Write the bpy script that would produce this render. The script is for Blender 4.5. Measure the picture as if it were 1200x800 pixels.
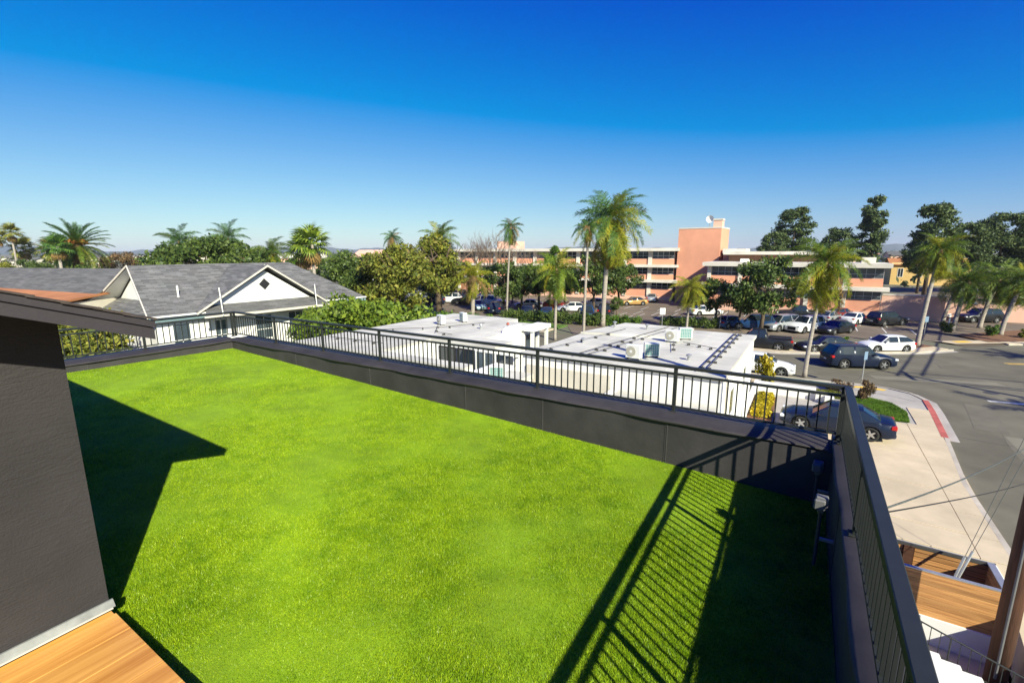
import bpy, math, random
import numpy as np
from mathutils import Vector, Matrix, Euler

# ------------------------------------------------------------------ scene, camera, sky, sun
scene = bpy.context.scene
for o in list(bpy.data.objects): bpy.data.objects.remove(o)
COL = scene.collection
rad = math.radians

cam_d = bpy.data.cameras.new('camera'); cam = bpy.data.objects.new('camera', cam_d); COL.objects.link(cam)
cam_d.sensor_width = 36.0; cam_d.lens = 547.66/1200*36.0
cam_d.clip_start = 0.05; cam_d.clip_end = 30000
cam.matrix_world = Matrix.Translation((0, 0, 2.85)) @ Matrix.Rotation(rad(90)-0.1890, 4, 'X') @ Matrix.Rotation(-0.0022, 4, 'Z')
scene.camera = cam

SUN_EL = rad(33.0)
SUN_D = Vector((0.469*math.cos(SUN_EL), -0.883*math.cos(SUN_EL), math.sin(SUN_EL)))   # towards the sun
world = bpy.data.worlds.new('World'); scene.world = world; world.use_nodes = True
wn = world.node_tree.nodes; wl = world.node_tree.links
bg = wn['Background']; sky = wn.new('ShaderNodeTexSky')
sky.sky_type = 'NISHITA'; sky.sun_disc = False
sky.sun_elevation = SUN_EL; sky.sun_rotation = math.atan2(SUN_D.x, SUN_D.y)
sky.altitude = 0; sky.air_density = 1.0; sky.dust_density = 0.35; sky.ozone_density = 3.0
# colour grade of the whole sky (deep, saturated blue as through a polariser)
SKY_K = 0.1245; sep = wn.new('ShaderNodeSeparateColor'); cmb = wn.new('ShaderNodeCombineColor'); wl.new(sky.outputs[0], sep.inputs[0])
for ch, (gain, power, cut) in enumerate(((0.86,0.80,0.265), (0.93,0.88,0.178), (0.90,0.45,0.0))):
    prev = sep.outputs[ch]
    for op, val in (('MULTIPLY',SKY_K), ('MINIMUM',1.1), ('SUBTRACT',cut), ('MAXIMUM',0.0), ('POWER',power), ('MULTIPLY',gain/SKY_K)):
        nd = wn.new('ShaderNodeMath'); nd.operation = op; nd.inputs[1].default_value = val
        wl.new(prev, nd.inputs[0]); prev = nd.outputs[0]
    wl.new(prev, cmb.inputs[ch])
wl.new(cmb.outputs[0], bg.inputs[0])
bg.inputs[1].default_value = 0.069

sun_d = bpy.data.lights.new('sun', 'SUN'); sun = bpy.data.objects.new('sun', sun_d); COL.objects.link(sun)
sun_d.energy = 5.0; sun_d.angle = rad(0.5); sun_d.color = (1.0, 0.96, 0.76)
sun.rotation_euler = SUN_D.to_track_quat('Z', 'Y').to_euler()
scene.view_settings.view_transform = 'Standard'
scene.view_settings.look = 'None'
scene.view_settings.gamma = 1.0
scene.view_settings.use_curve_mapping = False
scene.view_settings.exposure = 0.85

# ------------------------------------------------------------------ frame: s along the far parapet, n away from it
TH = -0.5636
CT, ST = math.cos(TH), math.sin(TH)
def W(s, n, z=None):
    p = (s*CT - n*ST, s*ST + n*CT)
    return p if z is None else (p[0], p[1], z)
G = -5.9          # top of sidewalks and yards
RZ = -6.03        # road surface

# ------------------------------------------------------------------ helpers
class MB:
    def __init__(self): self.v = []; self.f = []
    def add(self, vs, fs):
        o = len(self.v); self.v += [tuple(p) for p in vs]; self.f += [tuple(i+o for i in f) for f in fs]; return self
    def box(self, a, b):
        (x0, y0, z0), (x1, y1, z1) = a, b
        return self.add([(x0,y0,z0),(x1,y0,z0),(x1,y1,z0),(x0,y1,z0),(x0,y0,z1),(x1,y0,z1),(x1,y1,z1),(x0,y1,z1)],
            [(0,3,2,1),(4,5,6,7),(0,1,5,4),(1,2,6,5),(2,3,7,6),(3,0,4,7)])
    def cbox(self, a, b, c):          # box with chamfered edges
        lo = [min(a[i], b[i]) for i in range(3)]; hi = [max(a[i], b[i]) for i in range(3)]
        vs = []; idx = {}
        for sx in (0,1):
            for sy in (0,1):
                for sz in (0,1):
                    s = (sx,sy,sz)
                    for ax in range(3):
                        p = []
                        for i in range(3):
                            base = hi[i] if s[i] else lo[i]
                            if i != ax: base += (-c if s[i] else c)
                            p.append(base)
                        idx[(s,ax)] = len(vs); vs.append(p)
        fs = []
        for ax in range(3):
            o = [i for i in range(3) if i != ax]
            for side in (0,1):
                q = []
                for (u,w) in ((0,0),(1,0),(1,1),(0,1)):
                    s = [0,0,0]; s[ax] = side; s[o[0]] = u; s[o[1]] = w; q.append(idx[(tuple(s),ax)])
                fs.append(q)
        for ax in range(3):            # edges parallel to ax
            o = [i for i in range(3) if i != ax]
            for u in (0,1):
                for w in (0,1):
                    s0 = [0,0,0]; s0[o[0]] = u; s0[o[1]] = w; s1 = list(s0); s1[ax] = 1; s0 = tuple(s0); s1 = tuple(s1)
                    fs.append([idx[(s0,o[0])], idx[(s1,o[0])], idx[(s1,o[1])], idx[(s0,o[1])]])
        for sx in (0,1):
            for sy in (0,1):
                for sz in (0,1):
                    fs.append([idx[((sx,sy,sz),k)] for k in range(3)])
        return self.add(vs, fs)
    def prism(self, poly, z0, z1):
        n = len(poly)
        vs = [(x,y,z0) for x,y in poly] + [(x,y,z1) for x,y in poly]
        fs = [tuple(range(n-1,-1,-1)), tuple(range(n,2*n))] + [(i,(i+1)%n,n+(i+1)%n,n+i) for i in range(n)]
        return self.add(vs, fs)
    def extr(self, poly, axis, a0, a1):   # polygon of (u, z) extruded along x or y
        n = len(poly)
        def P(u, z, a): return (a, u, z) if axis == 'x' else (u, a, z)
        vs = [P(u,z,a0) for u,z in poly] + [P(u,z,a1) for u,z in poly]
        fs = [tuple(range(n)), tuple(range(2*n-1,n-1,-1))] + [(i,n+i,n+(i+1)%n,(i+1)%n) for i in range(n)]
        return self.add(vs, fs)
    def tube(self, pts, r, k=8, cap=True):
        pts = [Vector(p) for p in pts]; rs = r if isinstance(r, (list, tuple)) else [r]*len(pts)
        rings = []
        for i, p in enumerate(pts):
            d = (pts[min(i+1, len(pts)-1)] - pts[max(i-1, 0)]).normalized()
            a = Vector((0,0,1)) if abs(d.z) < 0.9 else Vector((1,0,0))
            u = d.cross(a).normalized(); w = d.cross(u).normalized()
            rings.append([p + (u*math.cos(2*math.pi*j/k) + w*math.sin(2*math.pi*j/k))*rs[i] for j in range(k)])
        vs = [q for g in rings for q in g]; fs = []
        for i in range(len(pts)-1):
            for j in range(k):
                fs.append((i*k+j, i*k+(j+1)%k, (i+1)*k+(j+1)%k, (i+1)*k+j))
        if cap: fs += [tuple(range(k-1,-1,-1)), tuple((len(pts)-1)*k+j for j in range(k))]
        return self.add(vs, fs)
    def mesh(self, name, smooth=False):
        me = bpy.data.meshes.new(name); me.from_pydata(self.v, [], self.f); me.update()
        import bmesh
        bm = bmesh.new(); bm.from_mesh(me); bmesh.ops.recalc_face_normals(bm, faces=bm.faces); bm.to_mesh(me); bm.free()
        if smooth: me.polygons.foreach_set('use_smooth', [True]*len(me.polygons))
        return me
    def build(self, name, mat, parent=None, smooth=False, **kw):
        return obj(name, self.mesh(name, smooth), mat, parent, **kw)

def obj(name, me, mat=None, parent=None, loc=None, rot=None, scale=None):
    o = bpy.data.objects.new(name, me); COL.objects.link(o)
    if mat is not None:
        if not me.materials: me.materials.append(mat)
        elif me.materials[0] != mat:
            o.material_slots[0].link = 'OBJECT'; o.material_slots[0].material = mat
    if parent is not None: o.parent = parent
    if loc is not None: o.location = loc
    if rot is not None: o.rotation_euler = rot
    if scale is not None: o.scale = scale if isinstance(scale, (tuple, list, Vector)) else (scale,)*3
    return o
def tag(o, label, cat, group=None):
    o['label'] = label; o['category'] = cat
    if group: o['group'] = group
    return o
def thing(name, label, cat, loc=(0,0,0), rz=0.0, group=None):
    o = bpy.data.objects.new(name, None); COL.objects.link(o); o.empty_display_size = 0.2
    o.location = loc; o.rotation_euler = (0, 0, rz)
    return tag(o, label, cat, group)
def struct(o): o['kind'] = 'structure'; return o
def stuff(o): o['kind'] = 'stuff'; return o
def np_mesh(name, verts, nper):            # verts (N*nper,3): N separate polygons
    N = len(verts)//nper
    me = bpy.data.meshes.new(name)
    me.vertices.add(len(verts)); me.vertices.foreach_set('co', np.asarray(verts, dtype=np.float32).ravel())
    me.loops.add(len(verts)); me.loops.foreach_set('vertex_index', np.arange(len(verts), dtype=np.int32))
    me.polygons.add(N); me.polygons.foreach_set('loop_start', np.arange(0, len(verts), nper, dtype=np.int32))
    me.polygons.foreach_set('loop_total', np.full(N, nper, dtype=np.int32))
    me.update(calc_edges=True); return me

# ------------------------------------------------------------------ materials
def mat(name, col, rough=0.7, var=0.12, scale=3.0, bump=0.0, bscale=40.0, metal=0.0, spec=0.4, coord='Object', stretch=None, col2=None, detail=5.0, big=None):
    m = bpy.data.materials.new(name); m.use_nodes = True
    nt = m.node_tree; N = nt.nodes; L = nt.links; b = N['Principled BSDF']
    b.inputs['Roughness'].default_value = rough; b.inputs['Metallic'].default_value = metal
    b.inputs['Specular IOR Level'].default_value = spec
    c = Vector(col)
    if var > 0 or col2:
        tc = N.new('ShaderNodeTexCoord'); mp = N.new('ShaderNodeMapping'); L.new(tc.outputs[coord], mp.inputs[0])
        if stretch: mp.inputs['Scale'].default_value = stretch
        nz = N.new('ShaderNodeTexNoise'); nz.inputs['Scale'].default_value = scale; nz.inputs['Detail'].default_value = detail
        nz.inputs['Roughness'].default_value = 0.62
        L.new(mp.outputs[0], nz.inputs['Vector'])
        rp = N.new('ShaderNodeValToRGB'); rp.color_ramp.elements[0].position = 0.32; rp.color_ramp.elements[1].position = 0.70
        c2 = Vector(col2) if col2 else c*(1+var)
        c1 = c if col2 else c*(1-var)
        rp.color_ramp.elements[0].color = (*c1, 1); rp.color_ramp.elements[1].color = (*c2, 1)
        L.new(nz.outputs['Fac'], rp.inputs[0])
        out = rp.outputs[0]
        if big:                         # slow blotches: stains and wear with a shape of their own
            n3 = N.new('ShaderNodeTexNoise'); n3.inputs['Scale'].default_value = big[0]; n3.inputs['Detail'].default_value = 4
            L.new(tc.outputs[coord], n3.inputs['Vector'])
            r3 = N.new('ShaderNodeValToRGB'); r3.color_ramp.elements[0].position = 0.35; r3.color_ramp.elements[1].position = 0.68
            r3.color_ramp.elements[0].color = (big[1],)*3 + (1,); r3.color_ramp.elements[1].color = (1,1,1,1)
            L.new(n3.outputs['Fac'], r3.inputs[0])
            mx = N.new('ShaderNodeMix'); mx.data_type = 'RGBA'; mx.blend_type = 'MULTIPLY'; mx.inputs[0].default_value = 1
            L.new(out, mx.inputs[6]); L.new(r3.outputs[0], mx.inputs[7]); out = mx.outputs[2]
        L.new(out, b.inputs['Base Color'])
        if bump > 0:
            n2 = N.new('ShaderNodeTexNoise'); n2.inputs['Scale'].default_value = bscale; n2.inputs['Detail'].default_value = 6
            L.new(mp.outputs[0], n2.inputs['Vector'])
            bp = N.new('ShaderNodeBump'); bp.inputs['Strength'].default_value = bump; bp.inputs['Distance'].default_value = 0.02
            L.new(n2.outputs['Fac'], bp.inputs['Height']); L.new(bp.outputs[0], b.inputs['Normal'])
    else:
        b.inputs['Base Color'].default_value = (*c, 1)
    return m
def leafmat(name, c1, c2, transl=0.3, rough=0.55, c3=None, clump=1.0):
    m = bpy.data.materials.new(name); m.use_nodes = True
    nt = m.node_tree; N = nt.nodes; L = nt.links; b = N['Principled BSDF']; out = N['Material Output']
    ge = N.new('ShaderNodeNewGeometry'); rp = N.new('ShaderNodeValToRGB')
    rp.color_ramp.elements[0].color = (*c1, 1); rp.color_ramp.elements[1].color = (*c2, 1)
    if c3:
        el = rp.color_ramp.elements.new(0.86); el.color = (*c2, 1); rp.color_ramp.elements[-1].color = (*c3, 1)
    L.new(ge.outputs['Random Per Island'], rp.inputs[0])
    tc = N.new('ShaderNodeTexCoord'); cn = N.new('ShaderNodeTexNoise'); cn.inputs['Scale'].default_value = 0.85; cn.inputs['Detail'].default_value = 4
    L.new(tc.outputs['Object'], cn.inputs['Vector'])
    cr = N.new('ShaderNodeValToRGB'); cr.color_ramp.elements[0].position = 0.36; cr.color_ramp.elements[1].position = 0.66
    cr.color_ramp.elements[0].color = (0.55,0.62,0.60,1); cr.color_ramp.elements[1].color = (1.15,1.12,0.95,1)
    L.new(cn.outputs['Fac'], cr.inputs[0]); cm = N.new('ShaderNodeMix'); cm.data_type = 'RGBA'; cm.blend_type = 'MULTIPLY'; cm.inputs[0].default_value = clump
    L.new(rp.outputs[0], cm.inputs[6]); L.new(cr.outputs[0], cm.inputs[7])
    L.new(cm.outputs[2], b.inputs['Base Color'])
    b.inputs['Roughness'].default_value = rough; b.inputs['Specular IOR Level'].default_value = 0.3
    tr = N.new('ShaderNodeBsdfTranslucent'); L.new(cm.outputs[2], tr.inputs[0])
    ms = N.new('ShaderNodeMixShader'); ms.inputs[0].default_value = transl
    L.new(b.outputs[0], ms.inputs[1]); L.new(tr.outputs[0], ms.inputs[2]); L.new(ms.outputs[0], out.inputs[0])
    return m
def shingle_mat(name, c1, c2, sx=0.9, sy=0.2):
    m = bpy.data.materials.new(name); m.use_nodes = True
    nt = m.node_tree; N = nt.nodes; L = nt.links; b = N['Principled BSDF']; b.inputs['Roughness'].default_value = 0.9
    tc = N.new('ShaderNodeTexCoord'); mp = N.new('ShaderNodeMapping'); L.new(tc.outputs['UV'], mp.inputs[0])
    br = N.new('ShaderNodeTexBrick'); br.inputs['Scale'].default_value = 1.0
    br.inputs['Brick Width'].default_value = sx; br.inputs['Row Height'].default_value = sy; br.inputs['Mortar Size'].default_value = 0.012
    br.inputs['Color1'].default_value = (*c1, 1); br.inputs['Color2'].default_value = (*c2, 1)
    br.inputs['Mortar'].default_value = (*(Vector(c1)*0.45), 1); br.inputs['Bias'].default_value = -0.1
    L.new(mp.outputs[0], br.inputs[0])
    nz = N.new('ShaderNodeTexNoise'); nz.inputs['Scale'].default_value = 0.9; nz.inputs['Detail'].default_value = 8; L.new(mp.outputs[0], nz.inputs[0])
    mx = N.new('ShaderNodeMix'); mx.data_type = 'RGBA'; mx.blend_type = 'OVERLAY'; mx.inputs[0].default_value = 0.55
    L.new(br.outputs[0], mx.inputs[6]); L.new(nz.outputs['Color'], mx.inputs[7])
    hs = N.new('ShaderNodeHueSaturation'); hs.inputs['Saturation'].default_value = 0.12; L.new(mx.outputs[2], hs.inputs['Color'])
    L.new(hs.outputs[0], b.inputs['Base Color'])
    bp = N.new('ShaderNodeBump'); bp.inputs['Strength'].default_value = 0.5; bp.inputs['Distance'].default_value = 0.03
    L.new(br.outputs['Color'], bp.inputs['Height']); L.new(bp.outputs[0], b.inputs['Normal'])
    return m
def woodmat(name, c1, c2, axis='x', rough=0.5, sc=1.0):
    st = {'x': (0.6*sc, 14*sc, 14*sc), 'y': (14*sc, 0.6*sc, 14*sc)}[axis]
    m = mat(name, c1, rough, 0.0, 1.6, 0.15, 3.0, stretch=st, col2=c2, detail=8)
    N = m.node_tree.nodes; L = m.node_tree.links; b = N['Principled BSDF']
    oi = N.new('ShaderNodeObjectInfo'); hs = N.new('ShaderNodeHueSaturation'); mr = N.new('ShaderNodeMapRange')
    mr.inputs[3].default_value = 0.72; mr.inputs[4].default_value = 1.2
    L.new(oi.outputs['Random'], mr.inputs[0]); L.new(mr.outputs[0], hs.inputs['Value'])
    src = b.inputs['Base Color'].links[0].from_socket
    L.new(src, hs.inputs['Color']); L.new(hs.outputs[0], b.inputs['Base Color'])
    mp = [x for x in N if x.type == 'MAPPING'][0]
    ad = N.new('ShaderNodeVectorMath'); ad.operation = 'SCALE'; cb = N.new('ShaderNodeCombineXYZ')
    for i in range(3): L.new(oi.outputs['Random'], cb.inputs[i])
    L.new(cb.outputs[0], ad.inputs[0]); ad.inputs['Scale'].default_value = 40; L.new(ad.outputs[0], mp.inputs['Location'])
    return m

M = {}
M['stucco'] = mat('dark_stucco', (0.0305,0.0270,0.0275), 0.85, 0.22, 0.9, 0.6, 26)
def trowel(m, strength=0.55):            # trowelled stucco: short slanted strokes over a fine grain
    N = m.node_tree.nodes; L = m.node_tree.links; b = N['Principled BSDF']
    tc = N.new('ShaderNodeTexCoord'); mp = N.new('ShaderNodeMapping'); mp.inputs['Rotation'].default_value = (0.62,0.0,0.5); mp.inputs['Scale'].default_value = (7,7,30)
    L.new(tc.outputs['Object'], mp.inputs[0]); n1 = N.new('ShaderNodeTexNoise'); n1.inputs['Scale'].default_value = 0.9; n1.inputs['Detail'].default_value = 5; n1.inputs['Distortion'].default_value = 1.6
    L.new(mp.outputs[0], n1.inputs['Vector'])
    n2 = N.new('ShaderNodeTexNoise'); n2.inputs['Scale'].default_value = 70; n2.inputs['Detail'].default_value = 4; L.new(tc.outputs['Object'], n2.inputs['Vector'])
    n3 = N.new('ShaderNodeTexNoise'); n3.inputs['Scale'].default_value = 2.2; n3.inputs['Detail'].default_value = 3; L.new(tc.outputs['Object'], n3.inputs['Vector'])
    a1 = N.new('ShaderNodeMath'); a1.operation = 'MULTIPLY'; L.new(n1.outputs['Fac'], a1.inputs[0]); L.new(n3.outputs['Fac'], a1.inputs[1])
    a2 = N.new('ShaderNodeMath'); a2.operation = 'MULTIPLY_ADD'; a2.inputs[1].default_value = 0.30; L.new(n2.outputs['Fac'], a2.inputs[0]); L.new(a1.outputs[0], a2.inputs[2])
    bp = N.new('ShaderNodeBump'); bp.inputs['Strength'].default_value = strength; bp.inputs['Distance'].default_value = 0.025
    L.new(a2.outputs[0], bp.inputs['Height']); L.new(bp.outputs[0], b.inputs['Normal'])
trowel(M['stucco'])
M['stucco_white'] = mat('white_stucco', (0.78,0.77,0.74), 0.85, 0.05, 0.6, 0.12, 30, big=(0.25,0.86))
M['roofing'] = mat('grey_membrane', (0.048,0.044,0.044), 0.65, 0.22, 1.6, 0.5, 4, big=(0.7,0.66))
M['capgrey'] = mat('cap_membrane', (0.047,0.042,0.042), 0.6, 0.25, 1.8, 0.4, 5, big=(0.8,0.72))
M['railing'] = mat('black_powder_coat', (0.022,0.025,0.024), 0.45, 0.10, 6.0, spec=0.3)
M['fascia'] = mat('dark_fascia_paint', (0.033,0.028,0.032), 0.6, 0.12, 2.2, 0.1, 20)
M['shingle_dark'] = mat('dark_shingle', (0.055,0.042,0.036), 0.9, 0.3, 14)
M['flash'] = mat('galvanised_flashing', (0.21,0.215,0.20), 0.5, 0.30, 6)
M['pvc'] = mat('grey_plastic', (0.13,0.13,0.13), 0.5, 0.08, 5)
M['deck'] = woodmat('deck_board', (0.40,0.155,0.026), (0.70,0.36,0.088), 'y', 0.42, 0.55)
M['cedar'] = woodmat('cedar_board', (0.32,0.14,0.045), (0.62,0.33,0.12), 'x', 0.6)
M['cedar_dark'] = woodmat('dark_stained_post', (0.055,0.024,0.014), (0.12,0.05,0.025), 'x', 0.7)
M['pole'] = mat('utility_pole_wood', (0.075,0.032,0.016), 0.85, 0.35, 2.0, 0.5, 6, stretch=(9,9,0.6))
M['concrete'] = mat('beige_concrete', (0.57,0.47,0.325), 0.9, 0.10, 0.9, 0.15, 30, big=(0.35,0.80))
M['concrete_grey'] = mat('grey_concrete', (0.42,0.39,0.35), 0.9, 0.12, 1.0, 0.12, 30, big=(0.4,0.8))
M['kerb'] = mat('kerb_concrete', (0.47,0.42,0.35), 0.9, 0.15, 1.4, big=(0.6,0.75))
M['kerb_red'] = mat('red_kerb_paint', (0.50,0.13,0.10), 0.75, 0.2, 2.5, big=(0.9,0.7))
M['tactile'] = mat('yellow_tactile', (0.72,0.45,0.06), 0.8, 0.15, 3)
M['asphalt'] = mat('asphalt', (0.160,0.146,0.104), 0.92, 0.16, 0.5, 0.2, 60, big=(0.16,0.66))
M['asphalt_lot'] = mat('lot_asphalt', (0.185,0.145,0.105), 0.92, 0.15, 0.5, 0.2, 60, big=(0.15,0.68))
M['patch'] = mat('asphalt_seal', (0.055,0.052,0.048), 0.9, 0.2, 2)
M['paint'] = mat('road_paint', (0.72,0.71,0.67), 0.8, 0.15, 4, big=(2.0,0.7))
M['mulch'] = mat('bark_mulch', (0.17,0.085,0.045), 0.95, 0.35, 2.2, 0.4, 20)
M['soil'] = mat('dry_ground', (0.17,0.15,0.11), 0.95, 0.3, 0.06, col2=(0.09,0.105,0.055))
M['lawn'] = mat('lawn_soil', (0.10,0.19,0.025), 0.95, 0.3, 2.0, big=(0.6,0.6))
M['turf_base'] = mat('turf_backing', (0.225,0.37,0.006), 0.8, 0.16, 2.2, 0.35, 120, big=(0.8,0.70))
M['roofwhite'] = mat('white_roof_coating', (0.64,0.62,0.54), 0.8, 0.09, 0.7, 0.1, 20, big=(0.45,0.70))
M['wall_tan'] = mat('tan_wall', (0.60,0.555,0.46), 0.85, 0.06, 1)
M['pipe'] = mat('dark_pipe', (0.06,0.058,0.055), 0.6, 0.2, 3)
M['acwhite'] = mat('condenser_casing', (0.70,0.70,0.66), 0.45, 0.05, 3)
M['acfin'] = mat('condenser_fins', (0.09,0.24,0.23), 0.5, 0.1, 30)
M['acgrille'] = mat('fan_grille', (0.40,0.38,0.30), 0.5, 0.1, 20)
M['glass'] = mat('window_glass', (0.018,0.026,0.034), 0.06, 0.0, spec=0.8)
M['glass_blue'] = mat('bluish_glass', (0.055,0.075,0.09), 0.12, 0.35, 0.6, spec=0.8)  # bluish grey glass tone, paler than the plain window panes
M['blind'] = mat('drawn_blind', (0.26,0.25,0.22), 0.3, 0.25, 2.0, stretch=(1,1,9))
M['seam'] = mat('membrane_seam', (0.062,0.058,0.058), 0.6, 0.2, 8)
M['cream_trim'] = mat('cream_trim', (0.60,0.555,0.47), 0.6, 0.10, 1.5)
M['trim'] = mat('white_trim', (0.76,0.75,0.71), 0.6, 0.05, 2)
M['shingle'] = shingle_mat('grey_shingle', (0.090,0.086,0.074), (0.175,0.168,0.148))
M['shingle_b'] = shingle_mat('weathered_shingle', (0.080,0.077,0.072), (0.130,0.126,0.118))
M['teal'] = mat('teal_eave_paint', (0.17,0.26,0.28), 0.6, 0.08, 2)
M['orange_roof'] = mat('orange_roof_coating', (0.46,0.19,0.075), 0.9, 0.14, 0.7, big=(0.5,0.75))
M['brick_red'] = mat('red_brick', (0.36,0.085,0.05), 0.9, 0.2, 4)
M['pink'] = mat('salmon_wall', (0.70,0.325,0.205), 0.9, 0.07, 0.5, big=(0.2,0.86))
M['pink_light'] = mat('pale_pink_wall', (0.74,0.46,0.345), 0.9, 0.06, 0.5, big=(0.2,0.86))
M['slab'] = mat('cream_slab', (0.68,0.635,0.55), 0.85, 0.07, 0.6, big=(0.3,0.85))
M['brown_wall'] = mat('brown_wall', (0.22,0.12,0.075), 0.9, 0.12, 0.6)
M['yellow_wall'] = mat('ochre_wall', (0.62,0.42,0.16), 0.9, 0.08, 0.5)
M['tyre'] = mat('tyre_rubber', (0.018,0.018,0.018), 0.85, 0.1, 5)
M['rim'] = mat('alloy_rim', (0.52,0.52,0.52), 0.3, 0.05, 5, metal=0.8)
M['dark'] = mat('black_trim', (0.015,0.015,0.016), 0.6, 0.0)
M['headlight'] = mat('headlight_lens', (0.72,0.74,0.76), 0.12, 0.0, spec=0.8)
M['taillight'] = mat('taillight_lens', (0.42,0.015,0.012), 0.2, 0.0)
M['plate'] = mat('licence_plate', (0.7,0.7,0.68), 0.5, 0.0)
M['galv'] = mat('galvanised_steel', (0.42,0.43,0.43), 0.45, 0.12, 6, metal=0.6)
M['sign_white'] = mat('sign_face', (0.75,0.75,0.74), 0.5, 0.03, 3)
M['sign_blue'] = mat('sign_back', (0.16,0.24,0.34), 0.5, 0.06, 3)
M['wire'] = mat('black_cable', (0.02,0.02,0.02), 0.7, 0.0)
M['cable'] = mat('weathered_cable', (0.075,0.085,0.08), 0.7, 0.3, 12)
M['bark'] = mat('tree_bark', (0.10,0.072,0.05), 0.95, 0.3, 3, 0.5, 10)
M['palmtrunk'] = mat('palm_trunk', (0.30,0.265,0.225), 0.95, 0.22, 2.0, 0.4, 8, stretch=(1,1,5))
M['palmboot'] = mat('palm_boots', (0.30,0.19,0.10), 0.95, 0.35, 3, 0.5, 8)
M['hill'] = mat('far_hill', (0.11,0.135,0.15), 1.0, 0.15, 0.002)  # bluish tint in the colour stands in for haze over distance
L_ = {}
L_['turf'] = leafmat('turf_blade', (0.155,0.290,0.003), (0.445,0.565,0.018), 0.30, 0.42, None, 0.0)
L_['lawn'] = leafmat('lawn_blade', (0.07,0.16,0.015), (0.16,0.27,0.03), 0.3, 0.6)
L_['queen'] = leafmat('queen_frond', (0.070,0.150,0.020), (0.200,0.270,0.035), 0.35, 0.45, (0.33,0.23,0.04))
L_['queen_yellow'] = leafmat('yellowing_frond', (0.21,0.27,0.020), (0.46,0.42,0.04), 0.35, 0.5, (0.42,0.25,0.05))
L_['queen_dry'] = leafmat('dry_frond', (0.20,0.12,0.045), (0.36,0.24,0.09), 0.25, 0.7)
L_['teal'] = leafmat('fresh_frond', (0.055,0.140,0.036), (0.145,0.255,0.050), 0.3, 0.45)
L_['ficus'] = leafmat('dark_leaf', (0.036,0.075,0.018), (0.145,0.195,0.042), 0.2, 0.5)
L_['olive'] = leafmat('olive_leaf', (0.095,0.130,0.018), (0.290,0.285,0.045), 0.25, 0.6, (0.26,0.20,0.06))
L_['bright'] = leafmat('bright_leaf', (0.085,0.160,0.016), (0.270,0.340,0.040), 0.3, 0.5)
L_['hedge'] = leafmat('hedge_leaf', (0.045,0.115,0.014), (0.165,0.270,0.030), 0.25, 0.5)
L_['yellow'] = leafmat('yellow_leaf', (0.32,0.26,0.012), (0.60,0.46,0.02), 0.3, 0.5)
L_['pine'] = leafmat('pine_needles', (0.028,0.062,0.026), (0.145,0.185,0.060), 0.12, 0.6)
L_['brownleaf'] = leafmat('brown_leaf', (0.13,0.085,0.045), (0.24,0.15,0.08), 0.2, 0.7)
L_['far'] = leafmat('far_leaf', (0.040,0.062,0.030), (0.110,0.120,0.050), 0.15, 0.7)

# ------------------------------------------------------------------ the setting: ground, roads, pavements
BIG = 9000.0
H0 = (-14.6, 5.3, -14.0, 17.45)            # hole under our building and the sunken yard (s0,s1,n0,n1)
def sheet(name, polys, z, m, **kw):
    b = MB()
    for poly in polys:
        b.add([(x, y, z) for x, y in poly], [tuple(range(len(poly)))])
    return struct(b.build(name, m, **kw))
def R4(s0, s1, n0, n1): return [W(s0,n0), W(s1,n0), W(s1,n1), W(s0,n1)]
sheet('ground', [R4(-BIG,BIG,H0[3],BIG), R4(-BIG,BIG,-BIG,H0[2]), R4(-BIG,H0[0],H0[2],H0[3]), R4(18,BIG,H0[2],H0[3])], -6.05, M['soil'])
def ramp_sheet(name, s0, s1, zz, m):          # street falling away, drop steepened to keep shade off the sunken yard
    prof = [(17.45,zz),(15.9,zz-0.35),(13.4,zz-1.22),(-14.0,zz-1.45)]
    vs = [(*W(s,n),z) for n, z in prof for s in (s0,s1)]
    return struct(MB().add(vs, [(2*i,2*i+1,2*i+3,2*i+2) for i in range(3)]).build(name, m))
ramp_sheet('road', 5.9, 18.0, RZ, M['asphalt']); ramp_sheet('sidewalk', 5.3, 5.9, G-0.004, M['concrete'])

near_kerb = [W(-95,37.6), W(-30,37.6), W(-2.5,37.6), (20.3,31.8), (22.2,30.9), (23.6,30.3), (24.6,29.4), (25.1,28.2), (24.8,26.7), (23.6,24.9), (20.8,21.0), (17.4,16.5), W(5.9,17.45)]
far_kerb = [W(-95,45.9), W(-40,45.9), (7.4,49.3), (14.0,45.4), (20.9,41.6), (24.0,40.5), (28.0,40.2), (36.0,40.4), (40.0,41.4), (43.0,43.4), (120.0,44.5)]
road_poly = near_kerb + [W(17.5,17.45), (33.0,17.5), (36.6,20.0), (120.0,20.5)] + far_kerb[::-1]
from mathutils.geometry import tessellate_polygon
def flat(name, poly, z, m, parent=None):
    tris = tessellate_polygon([[Vector((x,y,0)) for x,y in poly]])
    b = MB().add([(x,y,z) for x,y in poly], tris); return b.build(name, m, parent)
struct(flat('road', road_poly, RZ, M['asphalt']))
lot = [W(-75,51.5), W(-24.5,51.5), W(-21.2,46.0), W(-13.5,46.05), W(-11.8,51.0), W(-3,56.0), (30.0,47.6), (41.5,47.6), (42.8,43.3), (47.5,43.8), (46.5,49.5), (80,53.0), (140,60), (140,140), (52,78), W(8,77.5), W(-13,77.5), W(-20,87), W(-75,92)]
struct(flat('parking_lot', lot, RZ+0.012, M['asphalt_lot']))

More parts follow.
